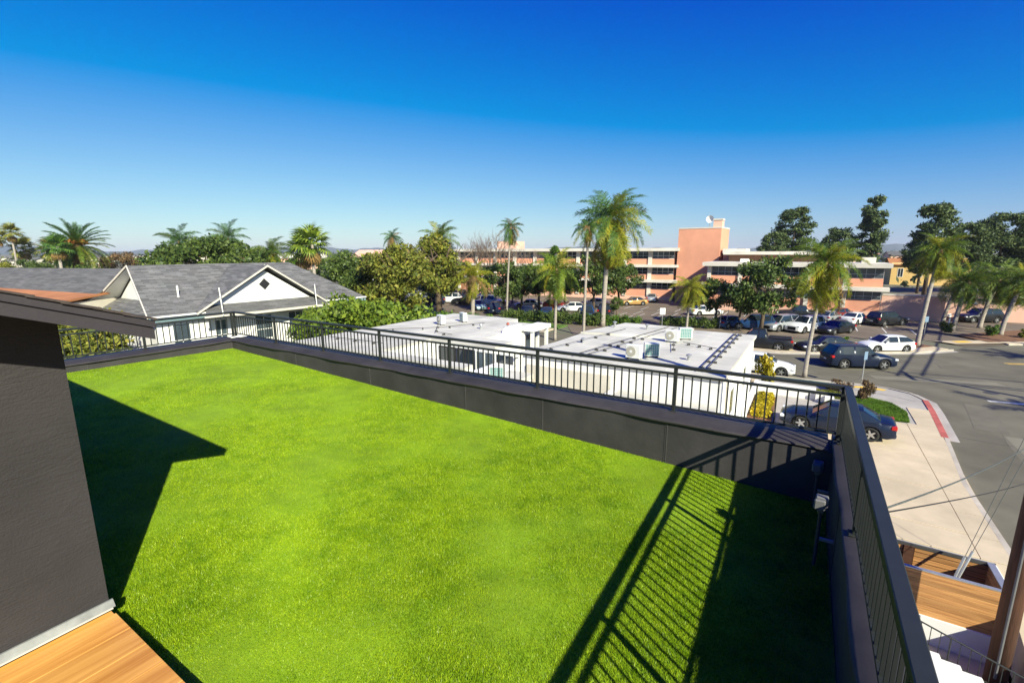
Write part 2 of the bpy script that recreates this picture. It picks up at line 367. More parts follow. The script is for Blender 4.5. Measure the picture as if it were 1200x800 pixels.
def offset(path, d):
    out = []
    for i, p in enumerate(path):
        a = Vector(path[max(i-1,0)]); b = Vector(path[min(i+1,len(path)-1)]); t = (b-a).normalized()
        out.append((p[0]-t.y*d, p[1]+t.x*d))
    return out
def ribbon(name, path, d0, d1, z0, z1, m, parent=None):      # raised strip along a path
    a = offset(path, d0); c = offset(path, d1); b = MB()
    for i in range(len(path)-1):
        q = [a[i], a[i+1], c[i+1], c[i]]
        b.add([(x,y,z0) for x,y in q]+[(x,y,z1) for x,y in q], [(4,5,6,7),(0,1,5,4),(1,2,6,5),(2,3,7,6),(3,0,4,7)])
    return b.build(name, m, parent)
def dens(path, n=3):
    out = []
    for i in range(len(path)-1):
        for k in range(n):
            t = k/n; out.append((path[i][0]*(1-t)+path[i+1][0]*t, path[i][1]*(1-t)+path[i+1][1]*t))
    return out+[path[-1]]
struct(ribbon('kerb', near_kerb[:9], -0.16, 0, -6.2, G+0.004, M['kerb']))
struct(ribbon('kerb', near_kerb[10:], -0.16, 0, -6.2, G+0.004, M['kerb']))
red = ribbon('painted_kerb', [near_kerb[8], near_kerb[9], near_kerb[10]], -0.26, 0.01, -6.2, G+0.008, M['kerb_red']); struct(red)
struct(ribbon('kerb', far_kerb[:2]+[W(-24.6,45.9)], 0, 0.16, -6.2, G+0.004, M['kerb']))
struct(ribbon('kerb', [W(-12.5,46.0), far_kerb[4]] + far_kerb[5:9], 0, 0.16, -6.2, G+0.004, M['kerb']))
struct(ribbon('kerb', [(47.6,43.9), (120,44.5)], 0, 0.16, -6.2, G+0.004, M['kerb']))
# far pavements, verges
far_walk = struct(ribbon('sidewalk', [W(-95,45.9), W(-40,45.9), W(-24.6,45.9)], 0.18, 2.2, -6.2, G-0.004, M['concrete']))
struct(ribbon('verge', [W(-95,45.9), W(-24.4,45.9)], 2.2, 5.5, -6.2, G-0.02, M['lawn']))
struct(ribbon('planting_strip', [W(-12.5,46.1), (20.9,41.6), (24.0,40.5), (28.0,40.2), (36.0,40.4), (39.8,41.5)], 1.35, 4.6, -6.2, G+0.02, M['mulch']))
struct(ribbon('sidewalk', [W(-12.5,46.1), (20.9,41.6), (24.0,40.5), (28.0,40.2), (36.0,40.4), (39.8,41.5)], 0.18, 1.35, -6.2, G-0.004, M['concrete']))
struct(flat('planting_strip', [(46.6,44.9),(120,46.5),(120,60),(60,52.6),(47.2,49.0)], G+0.02, M['mulch']))
struct(ribbon('sidewalk', [(47.6,43.9),(120,44.5)], 0.18, 1.0, -6.2, G+0.03, M['concrete']))
# corner yard: base, lawn, kerbside walk
yard = [W(-2.35,17.45), W(5.75,17.45)] + [(17.25,16.6),(20.6,21.1),(23.4,25.0),(24.6,26.8),(24.9,28.1),(24.4,29.3),(23.5,30.15),(22.1,30.75)] + [(20.2,31.65), W(-2.35,37.44)]
struct(flat('yard_ground', yard, G-0.03, M['concrete_grey']))
struct(ribbon('sidewalk', [W(-95,37.43), W(-2.35,37.43)], -2.0, 0, -6.2, G-0.002, M['concrete']))

# pavement slabs, one by one
slabs = thing('pavement_slabs', 'beige concrete slabs of the corner driveway and pavement', 'pavement', W(0.75,17.5,G-0.02), TH)
slabs['kind'] = 'structure'
def slab(s0, s1, n0, n1):
    g = 0.012
    MB().cbox((s0-0.75+g, n0-17.5+2*g, -0.05), (s1-0.75-g, n1-17.5-2*g, 0.022+0.004*((int(n0*7+s0*3)) % 3)), 0.008).build('slab', M['concrete'], slabs)
ns = [17.5, 18.9, 22.2, 25.6, 28.0, 30.3]
for i in range(len(ns)-1):
    slab(0.75, 2.9, ns[i], ns[i+1]); slab(2.9, 5.0, ns[i], ns[i+1])
for a_, c_ in ((17.5,18.9),(18.9,20.5),(20.5,22.2),(22.2,23.9),(23.9,25.6),(25.6,27.2),(27.2,28.8),(28.8,30.4),(30.4,32.0),(32.0,33.6)):
    def ks(n): return 5.9+0.46*(n-17.45)/11.45-0.19 if n < 28.9 else 6.17+0.36*(n-28.9)/6.9
    l0 = 5.012 if c_ < 30.5 else 5.42
    MB().prism([(l0-0.75,a_+0.012-17.5),(ks(a_)-0.75,a_+0.012-17.5),(ks(c_)-0.75,c_-0.012-17.5),(l0-0.75,c_-0.012-17.5)], -0.05, 0.022).build('slab', M['concrete'], slabs)
# dished access ramp with tactile strip
struct(flat('access_ramp', [(20.6,31.4),(22.2,30.5),(23.6,29.9),(24.4,29.0),(24.7,27.6),(24.0,26.6),(22.9,28.4),(21.5,29.4)], G-0.018, M['concrete_grey']))
struct(flat('tactile_strip', [(22.6,29.9),(23.4,29.75),(24.15,29.0),(23.75,28.75),(23.2,29.3),(22.4,29.5)], G-0.012, M['tactile']))
struct(flat('tactile_strip', [(43.4,44.6),(45.0,44.75),(45.0,45.6),(43.4,45.4)], G+0.002, M['tactile']))
struct(flat('access_ramp', [(42.6,44.0),(48.6,44.3),(48.6,46.0),(42.0,45.6)], G-0.010, M['concrete']))
# road paint and cracks
def line(name, a, b, w, m, z=RZ+0.004):
    a = Vector(a); b = Vector(b); t = (b-a).normalized(); p = Vector((-t.y, t.x))*w/2
    return struct(MB().add([(*(a+p),z),(*(b+p),z),(*(b-p),z),(*(a-p),z)], [(0,1,2,3)]).build(name, m))
line('road_marking', (28.7,27.0), (33.5,25.0), 0.32, M['paint'])
line('road_marking', (39.6,36.3), (47,35.4), 0.13, M['tactile'])
line('road_marking', (39.6,36.6), (47,35.7), 0.13, M['tactile'])
rng = random.Random(5)
for k in range(9):
    x = rng.uniform(20,34); y = rng.uniform(17,36)
    p = [(x,y)]
    a = rng.choice([TH, TH+1.57])+rng.uniform(-.3,.3)
    for j in range(7):
        a += rng.uniform(-.22,.22); p.append((p[-1][0]+1.3*math.cos(a), p[-1][1]+1.3*math.sin(a)))
    struct(ribbon('road_crack', p, -0.014, 0.014, RZ-0.01, RZ+0.004, M['patch']))
for k, (s, n) in enumerate([(-26,60),(-20,63),(-16,66),(-10,72),(-22,72),(5,65),(3,70)]):
    for j in range(5):
        line('bay_marking', W(s+j*2.6-5, n), W(s+j*2.6-5, n+4.6), 0.1, M['paint'], RZ+0.017)

def patch(name, c, a_, w_, d_, m, z=RZ+0.006):
    u_ = Vector((math.cos(a_), math.sin(a_))); v_ = Vector((-u_.y, u_.x)); c = Vector(c)
    q = [c+u_*x_*w_/2+v_*y_*d_/2 for x_, y_ in ((-1,-1),(1,-1),(1,1),(-1,1))]
    return struct(MB().add([(p.x,p.y,z) for p in q], [(0,1,2,3)]).build(name, m))
M['asphalt_new'] = mat('newer_asphalt', (0.132,0.120,0.088), 0.92, 0.15, 0.8, 0.2, 60)
M['asphalt_old'] = mat('bleached_asphalt', (0.182,0.167,0.122), 0.92, 0.12, 0.8, 0.2, 60)
patch('road_patch', (25.6,24.2), TH+1.45, 5.2, 1.1, M['asphalt_new']); patch('road_patch', (29.5,31.5), TH+0.3, 7.5, 1.0, M['asphalt_old'])
patch('road_patch', (22.0,17.5), TH+1.57, 9.0, 0.9, M['asphalt_old']); patch('road_patch', (18.0,37.5), TH, 6.0, 1.2, M['asphalt_new']); patch('road_patch', (33.5,37.6), -0.1, 4.0, 1.6, M['asphalt_new'])
for i, (x, y) in enumerate([(30.5,28.6),(24.0,36.6),(20.0,15.2)]):
    mh = tag(MB().tube([(0,0,0),(0,0,0.012)], 0.36, 24).build('manhole_cover', M['pipe']), ['round iron manhole cover in the junction','round iron manhole cover in the cross street','round iron manhole cover in the side street'][i], 'manhole', 'manhole covers'); mh.location = (x,y,RZ+0.001)
struct(ribbon('gutter', near_kerb[:11], 0.012, 0.42, RZ-0.02, RZ+0.007, M['concrete_grey'])); struct(ribbon('gutter', [W(-12.5,46.0), far_kerb[4]] + far_kerb[5:9], -0.42, -0.012, RZ-0.02, RZ+0.007, M['concrete_grey']))
for k in (1,3):                           # dark wheel tracks worn along the lanes
    off = [6.2,7.9,10.6,12.3][k]
    struct(ribbon('wheel_track', [W(off,17.6), W(off+0.5,24), W(off+0.9,30), W(off+1.6,36)], -0.16, 0.16, RZ-0.02, RZ+0.003, M['asphalt_new'] if k % 2 else M['asphalt_old']))

# ------------------------------------------------------------------ our roof: building, parapets, turf
def zt(s, n): return 0.135 - 0.0367*(s+13.9) - 0.02*(n-6.88)
bld = thing('rooftop_building', 'dark stucco building with the parapet roof terrace and artificial lawn', 'building', W(-7,0,G-1.5), TH)
def bl(s, n, z): return (s+7, n, z-(G-1.5))
body = MB()
body.box(bl(-14.52,-12,-7.4), bl(0.72,7.42,-0.62))
body.build('wall', M['stucco'], bld)
def parapet_face(axis, a0, a1, fixed, z1, seams, nrm):
    # membrane sheets on the inner face, each overlapping the next a little
    cuts = [a0]+seams+[a1]
    for i in range(len(cuts)-1):
        b = MB(); p0, p1 = cuts[i], cuts[i+1]+0.03
        th_ = 0.010+0.004*(i % 2)
        if axis == 's':
            q = [(p0, fixed), (p1, fixed), (p1, fixed+nrm*th_), (p0, fixed+nrm*th_)]
        else:
            q = [(fixed, p0), (fixed, p1), (fixed+nrm*th_, p1), (fixed+nrm*th_, p0)]
        q = [(s+7, n) for s, n in q]
        b.prism(q, -0.75-(G-1.5), z1-(G-1.5)-0.004).build('membrane_sheet', M['roofing'], bld)
for q_ in (-10.9,-8.15,-5.45,-3.75,-1.62):
    MB().box(bl(q_+0.028,6.874,-0.55), bl(q_+0.042,6.880,0.33)).build('seam_strip', M['seam'], bld)
for q_ in (0.8,3.6):
    MB().box(bl(-13.900,q_+0.028,-0.4), bl(-13.894,q_+0.042,0.33)).build('seam_strip', M['seam'], bld)
def wavy_cap(axis, a0, a1, f_in, f_out, z_in, z_out, drop, seed, seams):
    # soft membrane cap: sloped top rolled over the inner edge, slightly wavy lip; one piece between seams
    r = random.Random(seed); cuts = [a0]+seams+[a1]
    for i in range(len(cuts)-1):
        n = max(3, int((cuts[i+1]-cuts[i])/0.16)); rows = []
        sgn = 1 if f_out > f_in else -1
        off = 0.004*(i % 2)
        for k in range(n+1):
            a = cuts[i] + (cuts[i+1]+0.02-cuts[i])*k/n
            w = 0.010*math.sin(a*2.3+seed)+0.008*math.sin(a*5.1+seed*2)+r.uniform(-.003,.003)
            dz = 0.012*math.sin(a*1.7+seed)*1.0
            prof = [(f_in+sgn*0.03, z_in-drop+dz), (f_in-sgn*(0.012-w), z_in-drop+dz), (f_in-sgn*(0.016-w), z_in-drop*0.45), (f_in+sgn*0.004, z_in-0.008),
                    (f_in+sgn*0.03, z_in+off), (f_in+(f_out-f_in)*0.5, (z_in+z_out)/2+0.010+off+0.004*math.sin(a*3)), (f_out, z_out+off), (f_out+sgn*0.03, z_out-0.02), (f_out+sgn*0.03, z_out-0.22)]
            rows.append([(bl(a, f, z) if axis == 's' else bl(f, a, z)) for f, z in prof])
        b = MB(); m = len(rows[0]); fs = []
        for k in range(n):
            for j in range(m-1): fs.append((k*m+j, k*m+j+1, (k+1)*m+j+1, (k+1)*m+j))
        b.add([p for row in rows for p in row], fs).build('parapet_cap', M['capgrey'], bld, smooth=True)
pb = MB()
pb.box(bl(-14.5,6.895,-0.75), bl(0.70,7.40,0.33)); pb.build('parapet', M['roofing'], bld)
pb = MB(); pb.box(bl(-14.5,-12,-0.75), bl(-13.915,6.893,0.33)); pb.build('parapet', M['roofing'], bld)
pb = MB(); pb.box(bl(0.485,-12,-0.75), bl(0.70,6.893,0.36)); pb.build('parapet', M['roofing'], bld)
parapet_face('s', -13.90, 0.47, 6.893, 0.335, [-10.9,-8.15,-5.45,-3.75,-1.62], -1)
parapet_face('n', -3.0, 6.88, -13.913, 0.335, [0.8,3.6], 1)
parapet_face('n', -3.0, 6.88, 0.483, 0.395, [0.2,2.7,5.2], -1)
wavy_cap('s', -13.93, 0.40, 6.86, 7.40, 0.385, 0.425, 0.045, 1, [-10.2,-7.0,-4.1,-0.95])
wavy_cap('n', -3.0, 6.95, -13.88, -14.46, 0.385, 0.425, 0.045, 2, [1.2,4.0])
wavy_cap('n', -3.0, 7.44, 0.475, 0.72, 0.410, 0.425, 0.035, 3, [1.6,4.35])

nx, ny = 90, 66
vs = []; fs = []
for j in range(ny+1):
    for i in range(nx+1):
        s = -13.9 + (0.468+13.9)*i/nx; n = -3.0 + (6.879+3.0)*j/ny
        vs.append((*W(s, n), zt(s, n)+0.006*math.sin(s*1.9+n*.7)*math.sin(n*1.3)+0.004*math.sin(s*4.1)*math.sin(n*3.7)))
for j in range(ny):
    for i in range(nx): a = j*(nx+1)+i; fs.append((a, a+1, a+nx+2, a+nx+1))
turf = struct(MB().add(vs, fs).build('turf', M['turf_base'], smooth=True))
def blades(name, N, area, zfun, h, w, m, seed, dens=None, lean=0.5):
    r = np.random.default_rng(seed)
    s = r.uniform(area[0], area[1], N*3); n = r.uniform(area[2], area[3], N*3)
    if dens is not None:
        keep = r.random(N*3) < dens(s, n); s = s[keep][:N]; n = n[keep][:N]
    else: s = s[:N]; n = n[:N]
    K = len(s); x = s*CT - n*ST; y = s*ST + n*CT; z = zfun(s, n)
    a = r.uniform(0, 2*np.pi, K); hh = h*r.uniform(0.55, 1.2, K); ww = w*r.uniform(0.6, 1.3, K)
    dx, dy = np.cos(a)*ww, np.sin(a)*ww
    b = r.uniform(0, 2*np.pi, K); le = lean*hh*r.random(K)
    v = np.empty((K, 3, 3)); v[:,0] = np.stack([x-dx, y-dy, z-.003], 1); v[:,1] = np.stack([x+dx, y+dy, z-.003], 1)
    v[:,2] = np.stack([x+np.cos(b)*le, y+np.sin(b)*le, z+hh], 1)
    return stuff(obj(name, np_mesh(name, v.reshape(-1,3), 3), m))
def tdens(s, n):
    x = s*CT - n*ST; y = s*ST + n*CT
    d2 = x*x + y*y + 9
    return np.where((s < -4.40) & (n < 1.10), 0, np.where(n < 0.9, 0, np.minimum(1, 32/d2)))
nt_ = L_['turf'].node_tree; N_ = nt_.nodes; Lk = nt_.links
tcx = N_.new('ShaderNodeTexCoord'); ns1 = N_.new('ShaderNodeTexNoise'); ns1.inputs['Scale'].default_value = 3.6; ns1.inputs['Detail'].default_value = 6; ns1.inputs['Roughness'].default_value = 0.68
rp_ = N_.new('ShaderNodeValToRGB'); rp_.color_ramp.elements[0].position = 0.34; rp_.color_ramp.elements[1].position = 0.58
rp_.color_ramp.elements[0].color = (0.52,0.66,0.42,1); rp_.color_ramp.elements[1].color = (1,1,1,1)
mx_ = N_.new('ShaderNodeMix'); mx_.data_type = 'RGBA'; mx_.blend_type = 'MULTIPLY'; mx_.inputs[0].default_value = 1.0
cm0 = [x for x in N_ if x.type == 'MIX' and x != mx_][0]
Lk.new(tcx.outputs['Object'], ns1.inputs['Vector']); Lk.new(ns1.outputs['Fac'], rp_.inputs[0]); tgt = [l_.to_socket for l_ in cm0.outputs[2].links]
Lk.new(cm0.outputs[2], mx_.inputs[6]); Lk.new(rp_.outputs[0], mx_.inputs[7])
for so in tgt: Lk.new(mx_.outputs[2], so)
blades('turf_blades', 950000, (-13.88,0.45,0.9,6.87), zt, 0.020, 0.0030, L_['turf'], 3, tdens, 1.2)

# ------------------------------------------------------------------ railings
def railing(label, axis, fixed, a0, a1, posts, z0, ztop, step, tw=0.072):
    t = thing('railing', label, 'railing', W(*((a0, fixed) if axis == 's' else (fixed, a0)), z0), TH if axis == 's' else TH+math.pi/2, 'black roof terrace railings')
    Lr = abs(a1-a0); sg = 1 if a1 > a0 else -1
    flip = (axis == 'n' and sg < 0)
    if flip: t.rotation_euler = (0, 0, TH-math.pi/2)
    H = ztop-z0
    MB().cbox((-0.03,-tw/2,H-0.048), (Lr+0.03,tw/2,H), 0.006).build('top_rail', M['railing'], t)
    MB().box((0,-0.017,H-0.156), (Lr,0.017,H-0.120)).build('upper_rail', M['railing'], t)
    MB().box((0,-0.014,0.055), (Lr,0.014,0.083)).build('bottom_rail', M['railing'], t)
    pm = MB().cbox((-0.026,-0.026,0.002), (0.026,0.026,H-0.049), 0.004).mesh('post')
    fm = MB().cbox((-0.055,-0.055,-0.004), (0.055,0.055,0.008), 0.003).mesh('foot_plate')
    ps = [abs(p-a0) for p in posts]
    for p in ps:
        q = obj('post', pm, M['railing'], t, (p,0,0)); obj('foot_plate', fm, M['railing'], q)
    bm_ = MB().box((-0.0095,-0.0095,0.083), (0.0095,0.0095,H-0.156)).mesh('baluster')
    ps = sorted(ps)
    for i in range(len(ps)-1):
        k = max(1, round((ps[i+1]-ps[i])/step)); g = (ps[i+1]-ps[i])/k
        for j in range(1, k): obj('baluster', bm_, M['railing'], t, (ps[i]+g*j, 0, 0))
    return t
railing('long black railing on the parapet facing the white flat-roofed buildings', 's', 7.2, -14.27, 0.55, [-14.27,-12.22,-10.165,-8.11,-6.06,-4.005,-1.585,0.52], 0.425, 1.15, 0.1205)
railing('black railing on the parapet facing the grey-shingled house', 'n', -14.27, 7.16, -2.0, [7.12,4.92,2.75,0.58,-1.6], 0.425, 1.15, 0.15)
railing('black railing on the street-side parapet casting a striped shadow on the turf', 'n', 0.56, 7.16, -2.4, [7.05,4.72,2.38,0.04,-2.3], 0.425, 1.15, 0.1205, 0.085)

# ------------------------------------------------------------------ stair penthouse and deck
ph = thing('stair_penthouse', 'dark stucco stair housing with a sloping eave beside the turf', 'penthouse', W(-4.52,1.06,-0.2), TH)
def pl(s, n, z): return (s+4.52, n-1.06, z+0.2)
SL = 0.35
def zr(n): return 2.40 + SL*(1.40-n)       # top of roof along the rake
wl_ = MB(); 
n0, n1, nr = -7.0, 1.06, -2.9
poly = [(n0-1.06,0.0),(0.0,0.0),(0.0,zr(1.06)-0.10+0.2),(nr-1.06,zr(nr)-0.10+0.2),(n0-1.06,zr(nr)-0.10+0.2-SL*(nr-n0))]
wl_.extr(poly, 'x', -5.5, 0.0).build('wall', M['stucco'], ph)
def slope_slab(name, s0, s1, na, nb, t0, t1, m, parent=ph):
    za, zb = zr(na), zr(nb)
    b = MB().extr([(na-1.06, za-t1+0.2),(nb-1.06, zb-t1+0.2),(nb-1.06, zb-t0+0.2),(na-1.06, za-t0+0.2)], 'x', s0+4.52, s1+4.52)
    return b.build(name, m, parent)
roof = slope_slab('roof', -10.4, -3.905, 1.385, nr, 0.016, 0.09, M['fascia'])
b = MB(); za = zr(nr)
b.extr([(nr-1.06,za+0.2-0.09),(n0-0.4-1.06,za+0.2-0.09-SL*(nr-n0+0.4)),(n0-0.4-1.06,za+0.2-0.016-SL*(nr-n0+0.4)),(nr-1.06,za+0.2-0.016)], 'x', -5.9, 0.615)
b.build('roof', M['fascia'], ph)
slope_slab('fascia_board', -3.905, -3.875, 1.405, nr, 0.068, 0.150, M['fascia'])
slope_slab('fascia_trim', -3.905, -3.858, 1.410, nr, 0.014, 0.064, M['fascia'])
bm1 = MB().box((-10.4+4.52,1.385-1.06,zr(1.4)+0.2-0.145),(-3.91+4.52,1.41-1.06,zr(1.4)+0.2-0.018)); bm1.build('eave_board', M['fascia'], ph)
r = random.Random(4)
for i in range(29):                        # shingle courses, each a row lying over the next
    na = 1.42 - i*0.148
    zz = zr(na)+0.2
    b = MB(); j = r.uniform(0, .02)
    b.extr([(na-1.06, zz-0.008), (na-0.19-1.06, zr(na-0.19)+0.2-0.014), (na-0.19-1.06, zr(na-0.19)+0.2-0.005), (na-1.06, zz+0.008)], 'x', -5.9, 0.676+j)
    b.build('shingle_course', M['shingle_dark'], ph)
# galvanised base flashing and the timber deck
fl = MB().extr([(0.002,0.265),(0.008,0.312),(0.024,0.312),(0.060,0.262)], 'y', -4.0, 0.02)
fl.build('base_flashing', M['flash'], ph)
MB().box((0.060,-4.0,0.258),(0.074,0.0,0.266)).build('flashing_leg', M['cream_trim'], ph)
deck = thing('timber_deck', 'honey coloured timber deck boards at the foot of the dark stucco wall', 'deck', W(-4.40,1.06,-0.12), TH)
w = 0.28; k = 0
while k*w < 5.6:
    MB().cbox((k*w+0.002,-4.0,0.128), (k*w+w-0.002,0.0,0.165), 0.003).build('board', M['deck'], deck); k += 1
for q in range(6): MB().box((0.04,-0.12-q*0.7,-0.02),(5.5,-0.07-q*0.7,0.125)).build('joist', M['cedar_dark'], deck)
MB().box((-0.115,-4.0,-0.06),(0.0,0.0,0.128)).build('edge_board', M['deck'], deck)

# outlet posts by the street-side parapet
for nm_n, zz, lab in ((6.72, 0.13, 'grey outlet box on a conduit in the shaded parapet corner'), (5.35, 0.30, 'grey outlet box on a conduit along the shaded street-side parapet')):
    t = thing('outlet_post', lab, 'outlet', W(0.33, nm_n, zt(0.33,nm_n)), TH, 'outlet posts at the parapet')
    h = zz-zt(0.33, nm_n)
    MB().tube([(0,0,0),(0,0,h)], 0.017, 10).build('conduit', M['pipe'], t)
    bx = MB().cbox((-0.055,-0.04,h-0.02),(0.055,0.05,h+0.12), 0.01).build('box', M['pvc'], t)
    MB().cbox((-0.068,-0.082,h-0.005),(0.03,-0.041,h+0.105), 0.012).build('cover', M['pvc'], bx)
    MB().cbox((-0.03,-0.02,h-0.06),(0.03,0.03,h-0.021), 0.008).build('fitting', M['pvc'], t)
    MB().box((0.02,-0.012,h*0.45),(0.145,0.012,h*0.45+0.03)).build('strap', M['galv'], t)

# ------------------------------------------------------------------ sunken yard beside the building
FL = -7.2
sy = thing('sunken_yard', 'white walled sunken entry yard below the street pavement', 'yard', W(0.75,17.4,FL-0.4), TH)
sy['kind'] = 'structure'
def yl(s, n, z): return (s-0.75, n-17.4, z-(FL-0.4))
MB().box(yl(0.75,-13.9,-8.3), yl(5.29,15.66,-7.9)).build('floor', M['concrete'], sy)
MB().box(yl(0.75,15.662,-8.3), yl(5.29,15.72,FL+0.1)).build('white_wall', M['stucco_white'], sy)
MB().box(yl(0.75,15.72,FL-0.7), yl(5.3,17.44,FL-0.35)).build('pit_floor', M['dark'], sy)
MB().box(yl(0.75,17.36,FL-0.5), yl(5.3,17.44,G-0.06)).build('retaining_wall', M['cedar_dark'], sy)
MB().box(yl(5.16,15.74,FL-0.5), yl(5.295,17.35,G-0.01)).build('retaining_wall', M['stucco_white'], sy)
MB().extr([(0.04,-0.1),(0.04,G-0.012-FL+0.4),(15.9-17.4,G-0.362-FL+0.4),(13.4-17.4,G-1.232-FL+0.4),(-31.3,G-1.46-FL+0.4),(-31.3,-0.1)], 'x', 4.551, 4.62).build('retaining_wall', M['concrete_grey'], sy)
fn = thing('timber_screen', 'honey cedar slat screen facing the white steps', 'fence', W(0.9,15.75,FL), TH)
nb = 11; hh = (G+0.10-FL)/nb
for i in range(nb):
    MB().cbox((0.0,-0.022,i*hh+0.003),(4.22,0.0,(i+1)*hh-0.003),0.003).build('board', M['cedar'], fn)
MB().box((0,-0.03,G+0.10-FL),(4.22,0.075,G+0.135-FL)).build('cap', M['galv'], fn)
for x in (0.05,1.4,2.75,4.1): MB().box((x,0.001,0.0),(x+0.07,0.07,G+0.098-FL)).build('post', M['cedar_dark'], fn)
f2 = thing('timber_screen', 'cedar slats lining the far wall of the sunken pit', 'fence', W(0.9,17.35,FL-0.35), TH)
nb = 10; hh = (G-0.06-FL+0.35)/nb
for i in range(nb):
    MB().cbox((0.0,-0.03,i*hh+0.012),(2.35,-0.006,(i+1)*hh-0.012),0.003).build('board', M['cedar'], f2)
    MB().cbox((2.62,-0.03,i*hh+0.012),(4.24,-0.006,(i+1)*hh-0.012),0.003).build('board', M['cedar'], f2)
MB().box((2.36,-0.08,0),(2.60,-0.01,G-0.06-FL+0.35)).build('post', M['cedar_dark'], f2)
MB().box((0.0,-0.05,G-0.075-FL+0.35),(4.25,0.02,G+0.012-FL+0.35)).build('cap', M['pipe'], f2)
f3 = thing('timber_screen', 'dark cedar slats on the street side of the sunken pit', 'fence', W(5.155,15.85,FL-0.35), TH)
nb = 9; hh = (G-0.02-FL+0.35)/nb
for i in range(nb): MB().cbox((-0.03,0.0,i*hh+0.01),(-0.004,1.45,(i+1)*hh-0.01),0.003).build('board', M['cedar'], f3)
MB().box((-0.06,-0.02,G-0.02-FL+0.35),(0.1,1.5,G+0.02-FL+0.35)).build('cap', M['galv'], f3)
# steps with a black handrail
st = thing('entry_steps', 'white concrete steps beside the thin black handrail below the cedar screen', 'steps', W(1.2,11.4,-7.9), TH)
def stz(k): return -6.22-0.124*k+7.9
for k in range(10):
    MB().cbox((k*0.4,0.0,0.0),(k*0.4+0.4,2.5,stz(k)),0.012).build('step', M['stucco_white'], st)
    MB().box((k*0.4+0.401,0.04,stz(k)-0.115),(k*0.4+0.409,2.46,stz(k)-0.02)).build('riser', M['wall_tan'], st)
hr = thing('stair_handrail', 'thin black stair handrail descending to the street', 'handrail', W(1.4,13.98,-7.9), TH)
def hz(x): return -6.14-0.40*(x+1.4-3.03)*0.8+7.9
MB().tube([(0.0,0,hz(0)),(4.1,0,hz(4.1))], 0.020, 8).build('top_rail', M['railing'], hr)
MB().tube([(0.0,0,hz(0)-0.62),(4.1,0,hz(4.1)-0.62)], 0.014, 6).build('bottom_rail', M['railing'], hr)
for i in range(22):
    x = 0.1+i*0.19
    MB().tube([(x,0,hz(x)-(0.62 if i % 6 else 0.85)),(x,0,hz(x))], 0.009 if i % 6 else 0.017, 6).build('baluster' if i % 6 else 'post', M['railing'], hr)

# utility pole, guys and cables
up = thing('utility_pole', 'brown timber utility pole rising beside the sunken yard steps', 'pole', (11.95,9.80,-8.0), 0)
MB().tube([(0,0,0),(0.0,0.0,4),(0,0,9),(0,0,16.2)], [0.215,0.20,0.175,0.14], 18).build('shaft', M['pole'], up, smooth=True)
MB().box((-0.06,-1.2,14.6),(0.06,1.2,14.75)).build('crossarm', M['pole'], up)
MB().tube([(-0.17,-0.13,0.6),(-0.16,-0.12,5.2)], 0.03, 8).build('riser_conduit', M['pvc'], up)
def catenary(a, b, sag, n=14):
    a = Vector(a); b = Vector(b)
    return [a.lerp(b, i/n)-Vector((0,0,sag*4*(i/n)*(1-i/n))) for i in range(n+1)]
def wirething(label, a, b, sag, r_, m=None, cat='cable', group=None):
    o = MB().tube([Vector(p)-Vector(a) for p in catenary(a,b,sag)], r_, 6).build('overhead_cable', m or M['wire'], None, smooth=True)
    o.location = a; return tag(o, label, cat, group)
ptop = Vector((11.95,9.80,4.2))
for (ax, ay, lab) in ((11.60,11.30,'steel guy wire with grey guard rising from the pit to the pole'), (11.95,11.55,'second steel guy wire with grey guard beside the first over the pit')):
    g = thing('guy_wire', lab, 'guy wire', (ax,ay,FL-0.35), 0, 'guy wires at the utility pole')
    d = (Vector((17.4,13.2,5.0)) if ax < 11.8 else Vector((18.4,13.4,5.0)))-Vector((ax,ay,FL-0.35))
    MB().tube([(0,0,0), d*0.165], 0.035, 8).build('guard', M['galv'], g)
    MB().tube([d*0.15, d], 0.008, 6).build('strand', M['cable'], g)
wirething('twisted grey service cable slung over the corner pavement', (*W(0.8,5.45),0.36), (13.3,11.15,-1.86), 0.12, 0.010, M['cable'])
wirething('thin dark service wire over the driveway slabs', (*W(0.8,5.5),0.30), (14.32,12.0,-3.46), 0.05, 0.008)
# poles out to the right whose lines cross above the junction
for i, (x, y) in enumerate([(36.2,18.9), (70.0,4.0)]):
    q = thing('utility_pole', ['timber utility pole at the right-hand corner of the junction', 'timber utility pole farther down the cross street'][i], 'pole', (x,y,-6.03), rad(-26))
    MB().tube([(0,0,0),(0,0,11.5)], [0.19,0.13], 12).build('shaft', M['pole'], q, smooth=True)
    MB().box((-0.07,-1.3,10.2),(0.07,1.3,10.34)).build('crossarm', M['pole'], q)
for i, dy in enumerate((-1.1, 0.0, 1.1)):
    wirething(['outer overhead line along the cross street','middle overhead line along the cross street','inner overhead line along the cross street'][i], (36.2-dy*0.45,18.9-dy*0.9,4.25-(i == 1)*1.8), (70-dy*0.45,4.0-dy*0.9,4.25-(i == 1)*1.8), 0.4, 0.06)
for i, dx in enumerate((-0.9, 0.9)):
    wirething(['left overhead line running away over the junction','right overhead line running away over the junction'][i], (36.2+dx,18.9,4.2), (88+dx,76.0,4.4), 0.8, 0.06)

